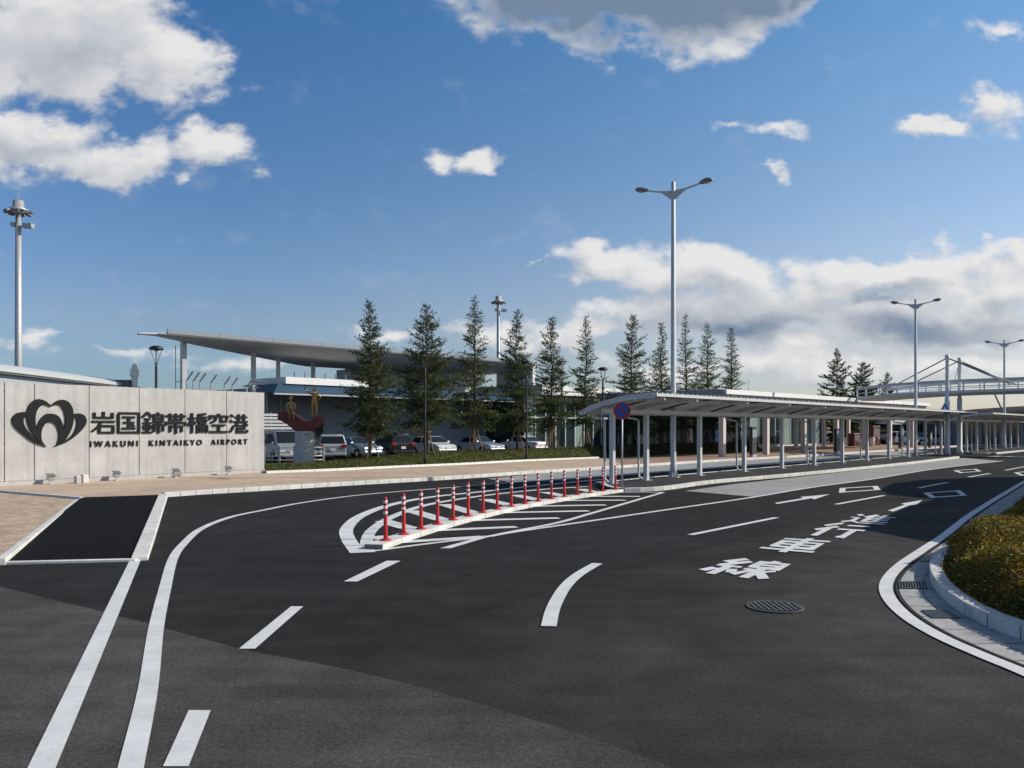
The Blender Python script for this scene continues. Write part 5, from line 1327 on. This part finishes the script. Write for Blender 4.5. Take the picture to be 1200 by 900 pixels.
# broadleaf trees in the far dark background
def broadleaf(loc, h, w, seed, label):
    r = random.Random(seed); o = thing('broadleaf_tree', label, 'tree', loc, 0, 'dark broadleaf trees far behind the shelter')
    wd_ = MB(); lf = MB()
    wd_.tube([(0, 0, 0), (.05, 0, h * .3), (.1, .05, h * .6)], [.16, .12, .06], 7)
    cl = []
    for k in range(16):
        a, rr_ = r.random() * 6.28, w * math.sqrt(r.random()) * .8; z = h * r.uniform(.35, .92); rr_ *= 1 - .5 * max(0, z / h - .6)
        q = Vector((rr_ * math.cos(a), rr_ * math.sin(a), z)); cl.append((q, r.uniform(.5, 1.0) * w * .4)); wd_.tube([(.05, 0, h * .3), q * .6 + Vector((0, 0, z * .3)), q], [.05, .03, .015], 5, False)
    for q, rad in cl:
        for k in range(230):
            d_ = Vector((r.gauss(0, 1), r.gauss(0, 1), r.gauss(0, .8))).normalized() * rad * r.random() ** .4; c_ = q + d_
            ld = Vector((r.gauss(0, 1), r.gauss(0, 1), r.gauss(0, 1))).normalized(); x_ = ld.cross(Vector((r.gauss(0, 1), 1, r.gauss(0, 1)))).normalized(); l = r.uniform(.09, .17)
            lf.add([c_ - ld * l, c_ + x_ * l * .6, c_ + ld * l, c_ - x_ * l * .6], [(0, 1, 2, 3)])
    wd_.build('trunk', M['bark'], o, True, world=False); lf.build('crown', M['broadleaf'], o, world=False)
bl = [(996, 100, 4.2, 2.4, 'dark broadleaf tree behind the low red vending machine'), (1012, 108, 4.2, 2.6, 'dark broadleaf tree between the two red vending machines'), (1032, 105, 4.0, 2.4, 'dark broadleaf tree right behind the tall red vending machine'), (1049, 114, 4.3, 2.6, 'green broadleaf tree left of the dark pillar by the minibus'), (1083, 122, 4.2, 3.0, 'dark broadleaf tree behind the minibus'), (1100, 124, 4.2, 3.0, 'dark broadleaf tree just left of the bridge pylons'), (1118, 118, 4.0, 2.6, 'dark broadleaf tree seen between the two bridge pylons')]
for i, (px, Yd, h, w, lab) in enumerate(bl): broadleaf(Vector(((px - 600) / F * Yd, Yd, 0)), h, w, 90 + i, lab)

# ================================================================== FOOTBRIDGE
fbx = thing('footbridge', 'white pedestrian footbridge with two pylons and stay cables over the road', 'footbridge', (34, 62, 0))
dk = [Vector(((1022 - 600) / F * 70, 70, 0)), Vector((32.4, 64.3, 0)), Vector((36.5, 61.7, 0)), Vector((42, 60.0, 0)), Vector((52, 59.5, 0)), Vector((70, 62, 0))]
dkl = crom(dk, 8)
def dz(i): return 4.42 + .32 * math.sin(min(1, i / 26) * math.pi * .5) - .0
def sweep(prof, nm, m):
    rows = []
    for i, p in enumerate(dkl):
        a = dkl[max(i - 1, 0)]; c_ = dkl[min(i + 1, len(dkl) - 1)]; d_ = (c_ - a).normalized(); sd = Vector((-d_.y, d_.x, 0))
        rows.append([p + sd * s + Vector((0, 0, dz(i) + z)) for s, z in prof])
    b = MB(); b.loft(rows, True); n_ = len(prof); b.f.append(tuple(range(n_))); b.f.append(tuple(range(len(b.v) - n_, len(b.v)))[::-1]); b.build(nm, m, fbx)
sweep([(-1.5, .30), (-1.5, .10), (-1.1, -.04), (1.1, -.04), (1.5, .10), (1.5, .30)], 'deck', M['white_steel'])
for s in (-1.5, 1.5):
    sweep([(s - .04, 1.10), (s + .04, 1.10), (s + .04, .88), (s - .04, .88)], 'top_rail', M['lamp_pole'])
    sweep([(s - .015, .60), (s + .015, .60), (s + .015, .54), (s - .015, .54)], 'mid_rail', M['white_steel'])
    for i in range(0, len(dkl), 2):
        a = dkl[max(i - 1, 0)]; c_ = dkl[min(i + 1, len(dkl) - 1)]; d_ = (c_ - a).normalized(); sd = Vector((-d_.y, d_.x, 0)); p = dkl[i] + sd * s
        b = MB(); b.box((p.x, p.y, dz(i) + .66), (.09, .09, .72), d_, sd); b.build('baluster', M['white_steel'], fbx)
tops = []
for px, py, pt in ((1110, 533.2, 415.5), (1124.5, 532.4, 419)):
    p = P(px, py, .11); z = H + (YH - pt) * p.y / F; tops.append((p, z))
    b = MB(); b.lathe((p.x, p.y, .1), [(.24, 0), (.24, .3), (.185, .35), (.175, 4.2), (.135, 4.3), (.125, z - .5), (.16, z - .4), (.16, z - .15), (.07, z - .1)], 18); b.build('pylon', M['white_steel'], fbx, True)
def cable(a, px, py, Yd, r=.045):
    p = Vector(((px - 600) / F * Yd, Yd, H + (YH - py) * Yd / F)); b = MB(); b.tube([a, p], r, 7); b.build('cable', M['lamp_grey'], fbx, True)
for (p, z), ends in zip(tops, ([(1046, 453, 66), (1184, 450, 59.2), (1190, 450, 58.6)], [(1069, 449.5, 67.5), (1181, 449, 62.5), (1186, 449, 62.5)])):
    for e in ends: cable(Vector((p.x, p.y, z - .25)), *e)
cable(Vector((tops[1][0].x, tops[1][0].y, tops[1][1] - .3)), 1118, 449, 63, .02)

# blue triangular crossing sign by the pylons
p = TS2(38.6, 1.2, .11); p = Vector(((1107 - 600) / F * 58.5, 58.5, .11)); o = thing('crossing_sign', 'blue triangular pedestrian crossing sign in front of the left bridge pylon', 'road sign', p, 0)
zc_ = H + (YH - 479.5) * 58.5 / F - .11
b = MB(); b.tube([(0, .03, 0), (0, .03, zc_ + .3)], .035, 8); b.build('pole', M['galv'], o, True, world=False)
def tri(k, y0, y1):
    b = MB(); v = [(-.36 * k * 1.0, zc_ - .28 * k), (.36 * k, zc_ - .28 * k), (.05 * k, zc_ + .36 * k), (-.05 * k, zc_ + .36 * k)]
    v = [(-.38 * k, zc_ - .27 * k), (.38 * k, zc_ - .27 * k), (.04 * k, zc_ + .36 * k), (-.04 * k, zc_ + .36 * k)]
    b.add([(x, y0, z) for x, z in v] + [(x, y1, z) for x, z in v], [(0, 1, 2, 3), (4, 7, 6, 5), (0, 4, 5, 1), (1, 5, 6, 2), (2, 6, 7, 3), (3, 7, 4, 0)]); return b
f_ = tri(1.12, -.02, -.01).build('sign_face', M['sign_blue'], o, world=False); 
b = MB(); b.add([(-.17, -.024, zc_ - .14), (.17, -.024, zc_ - .14), (0, -.024, zc_ + .18)], [(0, 1, 2)]); b.build('white_field', M['sign_white'], f_, world=False)
b = MB()
b.box((0, -.027, zc_ + .045), (.04, .003, .05)); b.box((0, -.027, zc_ - .02), (.05, .003, .08)); b.box((-.03, -.0275, zc_ - .09), (.022, .003, .10), (1, 0, .35), (0, 1, 0)); b.box((.03, -.0275, zc_ - .09), (.022, .003, .10), (1, 0, -.35), (0, 1, 0))
b.build('walker_symbol', M['sign_blue'], f_, world=False)

# dark arched roof building beyond the further shelter
db = thing('dark_roof_pavilion', 'low building with a dark arched roof behind the farther shelter', 'building', (62, 100, 0))
b = MB(); rows = []
A_ = Vector(((1120 - 600) / F * 92, 92, 0)); B_ = Vector((95, 97, 0)); pn_ = Vector((-.05, 1, 0))
for k in range(25):
    u = k / 24; p = A_.lerp(B_, u); hh = 4.75 * (1 - (1 - min(1, u / .32)) ** 2.4 * .40) if u < .32 else 4.75 - .5 * ((u - .32) / .68) ** 2
    rows.append([p + Vector((0, 0, 3.25)), p + Vector((0, .4, max(3.3, hh - .35))), p + Vector((0, 5, max(3.35, hh))), p + Vector((0, 12, max(3.35, hh - .1))), p + Vector((0, 16, 3.25))])
b.loft(rows, True); b.f.append(tuple(range(5))); b.f.append(tuple(range(len(b.v) - 5, len(b.v)))[::-1]); b.build('roof', M['dark_roof'], db)
A2, B2 = A_ + Vector((2.0, 3, 0)), B_ + Vector((-2, 3, 0))
b = MB(); b.prism([(A2.x, A2.y), (B2.x, B2.y), (B2.x, B2.y + 9), (A2.x, A2.y + 9)], 0, 3.24); b.build('wall', M['wall_grey'], db)
k = 0
for k in range(16):
    a_ = A2.lerp(B2, k / 16 + .006); c_ = A2.lerp(B2, (k + 1) / 16 - .006); b = MB(); b.bar(a_ + Vector((0, -.03, 1.6)), c_ + Vector((0, -.03, 1.6)), .06, 2.7); b.build('window', M['glass'], db)
b = MB(); q = A_.lerp(B_, .16); b.tube([q + Vector((0, 3, 4.4)), q + Vector((-.9, 3, 6.3))], .09, 6); b.build('crane_arm', M['rib_dark'], db)

# unseen canopy added right of the frame, roof outline shaped to shade the lane
el = R(32); sunv = Vector((math.cos(el) * .9987, math.cos(el) * .05, math.sin(el)))
zr = 4.3; sh = Vector((sunv.x, sunv.y, 0)) / sunv.z * zr
ps = thing('shadow_canopy', 'unseen flat canopy on posts, added to cast the big shadow on the lane', 'canopy', (17, 22, 0))
g1 = [P(1040.5, 574), P(1050, 579.5), P(1105, 585.5), P(1078, 592.5), P(1045, 607), P(1021, 620), P(1060, 627), P(1098, 634), P(1135, 640)]
far_ = [Vector((20, 16.5, 0)), Vector((38, 34, 0)), Vector((34, 46, 0)), P(1200, 558.5), P(1130, 560.5), P(1085, 562.5), P(1052, 567)]
pl = [p + sh for p in crom(g1[0:2], 2)[:-1] + g1[1:]] + [p + sh for p in far_]
b = MB(); b.prism([(p.x, p.y) for p in pl], zr, zr + .16); b.build('roof', M['shelter_steel'], ps)
for x, y in ((22, 24), (27, 29), (32, 35), (22.5, 20)):
    b = MB(); b.tube([(x, y, 0), (x, y, zr + .02)], .12, 12); b.build('post', M['shelter_steel'], ps, True)

# ================================================================== WORLD
w = bpy.data.worlds.new('World'); scene.world = w; w.use_nodes = True
nt = w.node_tree; nt.nodes.clear()
out = nt.nodes.new('ShaderNodeOutputWorld')
sky = nt.nodes.new('ShaderNodeTexSky'); sky.sky_type = 'NISHITA'; sky.sun_disc = False
sky.sun_elevation = el; sky.sun_rotation = math.atan2(sunv.x, sunv.y); sky.air_density = 1.0; sky.dust_density = .35; sky.ozone_density = 2.2; sky.altitude = 0
bg = nt.nodes.new('ShaderNodeBackground'); bg.inputs[1].default_value = .136
tc = nt.nodes.new('ShaderNodeTexCoord'); sx = nt.nodes.new('ShaderNodeSeparateXYZ'); nt.links.new(tc.outputs['Generated'], sx.inputs[0])
def ramp(sock, stops, lo, hi):
    mr = nt.nodes.new('ShaderNodeMapRange'); mr.inputs['From Min'].default_value = lo; mr.inputs['From Max'].default_value = hi; nt.links.new(sock, mr.inputs['Value'])
    r_ = nt.nodes.new('ShaderNodeValToRGB'); e_ = r_.color_ramp.elements
    while len(e_) < len(stops): e_.new(.5)
    for q_, (p_, c_) in zip(e_, stops): q_.position = (p_ - lo) / (hi - lo); q_.color = (*c_, 1)
    nt.links.new(mr.outputs[0], r_.inputs[0]); return r_.outputs[0]
# air colour by height above the horizon and by bearing towards the sun
rz_ = ramp(sx.outputs[2], [(0.0, (.29, .37, .56)), (.05, (.37, .45, .59)), (.12, (.52, .545, .625)), (.19, (.475, .57, .68)), (.46, (.295, .575, .79)), (.58, (.36, .54, .68)), (.75, (.50, .52, .54))], 0, 1)
rx_ = ramp(sx.outputs[0], [(-.7, (.92, .95, 1.0)), (-.31, (1, 1, 1)), (.37, (1.85, 1.42, 1.16)), (.9, (2.0, 1.5, 1.2))], -1, 1)
tm = nt.nodes.new('ShaderNodeVectorMath'); tm.operation = 'MULTIPLY'; nt.links.new(sky.outputs[0], tm.inputs[0]); nt.links.new(rz_, tm.inputs[1])
tm2 = nt.nodes.new('ShaderNodeVectorMath'); tm2.operation = 'MULTIPLY'; nt.links.new(tm.outputs[0], tm2.inputs[0]); nt.links.new(rx_, tm2.inputs[1]); nt.links.new(tm2.outputs[0], bg.inputs[0])
def mm(op, a, b_=None, c_=None, tree=None, clamp=False):
    tree = tree or nt; n_ = tree.nodes.new('ShaderNodeMath'); n_.operation = op; n_.use_clamp = clamp
    for i, v in enumerate((a, b_, c_)):
        if v is None: continue
        if isinstance(v, (int, float)): n_.inputs[i].default_value = v
        else: tree.links.new(v, n_.inputs[i])
    return n_.outputs[0]
# cloud field over bearing (east per north) and height above the horizon, as measured directions
BL = [ # x, y, rx, ry, weight  (bearings and heights surveyed on the 1200 px frame)
 (75, 50, 210, 105, 1.25), (195, 75, 110, 76, 1.15), (30, 165, 140, 56, 1.05), (150, 182, 140, 44, 1.0), (250, 178, 90, 44, 1.0), (-80, 100, 160, 120, 1),
 (700, -25, 225, 78, 1.45), (840, 0, 150, 74, 1.25), (640, 15, 120, 46, .8), (720, 36, 70, 34, .6), (845, 52, 75, 34, .62), (810, 30, 120, 46, .8), (945, -5, 60, 40, .7),
 (572, 180, 34, 36, .85), (528, 190, 34, 24, .7),
 (1168, 118, 50, 44, .8), (1110, 146, 60, 17, .6), (1180, 30, 70, 28, .75), (900, 163, 62, 20, .75), (840, 158, 40, 10, .5), (900, 201, 30, 12, .65), (1150, 289, 24, 8, .55), (632, 316, 14, 9, .5),
 (820, 320, 190, 38, 1.1), (1040, 324, 210, 40, 1.1), (1180, 330, 150, 46, 1.1), (710, 318, 90, 26, .95), (880, 362, 220, 54, 1.15), (1090, 372, 230, 58, 1.15), (760, 368, 130, 38, .95),
 (680, 388, 100, 26, .8), (480, 390, 120, 20, .7), (600, 400, 130, 22, .65), (950, 430, 220, 46, .95), (1130, 438, 200, 46, .95), (800, 430, 160, 34, .8),
 (60, 395, 90, 20, .6), (150, 418, 130, 22, .6), (280, 428, 120, 20, .5), (-100, 410, 160, 30, .5), (1350, 350, 200, 60, .9), (1300, 120, 120, 60, .7)]
SH = [(700, -25, 300, 105, 1.3), (900, -20, 150, 70, 1.0), (860, 376, 260, 60, .5), (1080, 386, 250, 56, .5), (1180, 375, 120, 40, .4), (740, 382, 90, 24, .4), (90, 60, 190, 80, .34), (60, 175, 200, 45, .3), (1030, 350, 60, 20, .5)]
g = bpy.data.node_groups.new('CloudField', 'ShaderNodeTree')
g.interface.new_socket('U', in_out='INPUT', socket_type='NodeSocketFloat'); g.interface.new_socket('V', in_out='INPUT', socket_type='NodeSocketFloat'); g.interface.new_socket('D', in_out='OUTPUT', socket_type='NodeSocketFloat')
gi_ = g.nodes.new('NodeGroupInput'); go_ = g.nodes.new('NodeGroupOutput'); g.interface.new_socket('S', in_out='OUTPUT', socket_type='NodeSocketFloat'); g.interface.new_socket('A', in_out='OUTPUT', socket_type='NodeSocketFloat')
cx_ = g.nodes.new('ShaderNodeCombineXYZ'); g.links.new(gi_.outputs[0], cx_.inputs[0]); g.links.new(mm('MULTIPLY', gi_.outputs[1], 1.5, tree=g), cx_.inputs[1])
def gnoise(scale, det, rough, off, dist=0):
    mp = g.nodes.new('ShaderNodeVectorMath'); mp.operation = 'ADD'; mp.inputs[1].default_value = off; g.links.new(cx_.outputs[0], mp.inputs[0])
    n_ = g.nodes.new('ShaderNodeTexNoise'); n_.inputs['Scale'].default_value = scale; n_.inputs['Detail'].default_value = det; n_.inputs['Roughness'].default_value = rough; n_.inputs['Distortion'].default_value = dist
    g.links.new(mp.outputs[0], n_.inputs['Vector']); return n_.outputs['Fac']
n1 = gnoise(10, 12, .57, (3.1, 1.7, .4), .15); n2 = gnoise(7, 5, .55, (9, 4, 2)); n3 = gnoise(7, 5, .55, (1, 14, 7)); n4 = gnoise(30, 6, .55, (5, 2, 11), .3)
uu = mm('ADD', gi_.outputs[0], mm('MULTIPLY', mm('SUBTRACT', n2, .5, tree=g), .19, tree=g), tree=g)
vv = mm('ADD', gi_.outputs[1], mm('MULTIPLY', mm('SUBTRACT', n3, .5, tree=g), .13, tree=g), tree=g)
acc = None
for (x, y, rx, ry, wt) in BL:
    du = mm('MULTIPLY', mm('SUBTRACT', uu, (x - 600) / F, tree=g), F / rx, tree=g); dv = mm('MULTIPLY', mm('SUBTRACT', vv, (YH - y) / F, tree=g), F / ry, tree=g)
    d_ = mm('SQRT', mm('ADD', mm('MULTIPLY', du, du, tree=g), mm('MULTIPLY', dv, dv, tree=g), tree=g), tree=g)
    v_ = mm('MULTIPLY', mm('SUBTRACT', 1, d_, tree=g, clamp=True), wt, tree=g)
    acc = v_ if acc is None else mm('SMOOTH_MAX', acc, v_, .12, tree=g)
sacc = None
for (x, y, rx, ry, wt) in SH:
    du = mm('MULTIPLY', mm('SUBTRACT', uu, (x - 600) / F, tree=g), F / rx, tree=g); dv = mm('MULTIPLY', mm('SUBTRACT', vv, (YH - y) / F, tree=g), F / ry, tree=g)
    d_ = mm('SQRT', mm('ADD', mm('MULTIPLY', du, du, tree=g), mm('MULTIPLY', dv, dv, tree=g), tree=g), tree=g)
    v_ = mm('MULTIPLY', mm('SUBTRACT', 1, d_, tree=g, clamp=True), wt, tree=g)
    sacc = v_ if sacc is None else mm('SMOOTH_MAX', sacc, v_, .2, tree=g)
g.links.new(sacc, go_.inputs[1])
gate = g.nodes.new('ShaderNodeMapRange'); gate.inputs['From Min'].default_value = .0; gate.inputs['From Max'].default_value = .30; g.links.new(acc, gate.inputs['Value'])
calm = g.nodes.new('ShaderNodeMapRange'); calm.inputs['From Min'].default_value = .30; calm.inputs['From Max'].default_value = .85; calm.inputs['To Min'].default_value = 1.0; calm.inputs['To Max'].default_value = .35; g.links.new(acc, calm.inputs['Value'])
den = mm('ADD', mm('SUBTRACT', mm('MULTIPLY', acc, 1.7, tree=g), .22, tree=g), mm('MULTIPLY', mm('MULTIPLY', mm('SUBTRACT', mm('MULTIPLY_ADD', mm('SUBTRACT', n4, .5, tree=g), .34, n1, tree=g), .53, tree=g), 3.5, tree=g), mm('MULTIPLY', gate.outputs[0], calm.outputs[0], tree=g), tree=g), tree=g)
g.links.new(den, go_.inputs[0]); g.links.new(mm('MULTIPLY_ADD', mm('SUBTRACT', n1, .5, tree=g), .9, acc, tree=g), go_.inputs[2])
yy = mm('MAXIMUM', sx.outputs[1], .05)
U = mm('DIVIDE', sx.outputs[0], yy); V = mm('DIVIDE', sx.outputs[2], yy)
def field(du, dv):
    n_ = nt.nodes.new('ShaderNodeGroup'); n_.node_tree = g
    nt.links.new(mm('ADD', U, du), n_.inputs[0]); nt.links.new(mm('ADD', V, dv), n_.inputs[1]); return n_.outputs[0], n_.outputs[1], n_.outputs[2]
d0, sh0, ac0 = field(0, 0); d1, _, _ = field(.012, .018)
def smooth(v, a, b_):
    n_ = nt.nodes.new('ShaderNodeMapRange'); n_.interpolation_type = 'SMOOTHSTEP'; n_.inputs['From Min'].default_value = a; n_.inputs['From Max'].default_value = b_; nt.links.new(v, n_.inputs['Value']); return n_.outputs[0]
alpha = mm('MULTIPLY', smooth(d0, -.06, .88), .97)
front = smooth(sx.outputs[1], .08, .3)
alpha = mm('MULTIPLY', alpha, front)
lit = mm('SUBTRACT', d0, d1)
thick = smooth(ac0, .12, .75)
shd = smooth(sh0, .05, .65)
grey = mm('MULTIPLY', mm('MULTIPLY', shd, thick), .92)
lit = mm('MULTIPLY', lit, mm('MULTIPLY_ADD', shd, -.6, 1.0))
lum = mm('ADD', mm('SUBTRACT', mm('MULTIPLY_ADD', lit, .40, .82), grey), mm('MULTIPLY', mm('SUBTRACT', 1, thick), .05), clamp=True)
cr = nt.nodes.new('ShaderNodeMix'); cr.data_type = 'RGBA'; cr.inputs[6].default_value = (.215, .30, .43, 1); cr.inputs[7].default_value = (.99, .975, .97, 1)
nt.links.new(lum, cr.inputs[0])
bgc = nt.nodes.new('ShaderNodeBackground'); nt.links.new(cr.outputs[2], bgc.inputs[0]); bgc.inputs[1].default_value = .72
ms = nt.nodes.new('ShaderNodeMixShader'); nt.links.new(alpha, ms.inputs[0]); nt.links.new(bg.outputs[0], ms.inputs[1]); nt.links.new(bgc.outputs[0], ms.inputs[2])
nt.links.new(ms.outputs[0], out.inputs[0])

# ================================================================== SUN, CAMERA, VIEW
sl = bpy.data.lights.new('sun', 'SUN'); sl.energy = 4.2; sl.angle = R(.5); sl.color = (1, .925, .80)
so = bpy.data.objects.new('sun', sl); COL.objects.link(so); so.rotation_euler = sunv.to_track_quat('Z', 'Y').to_euler()
cam = bpy.data.cameras.new('camera'); co = bpy.data.objects.new('camera', cam); COL.objects.link(co)
co.location = (0, 0, H); co.rotation_euler = (R(90), 0, 0); cam.sensor_width = 36; cam.lens = F / 1200 * 36; cam.shift_y = (YH - 450) / 1200
cam.clip_start = .1; cam.clip_end = 5000; scene.camera = co
scene.view_settings.view_transform = 'Standard'; scene.view_settings.look = 'None'; scene.view_settings.exposure = .2; scene.view_settings.gamma = 1
scene.cycles.max_bounces = 6; scene.cycles.use_denoising = True
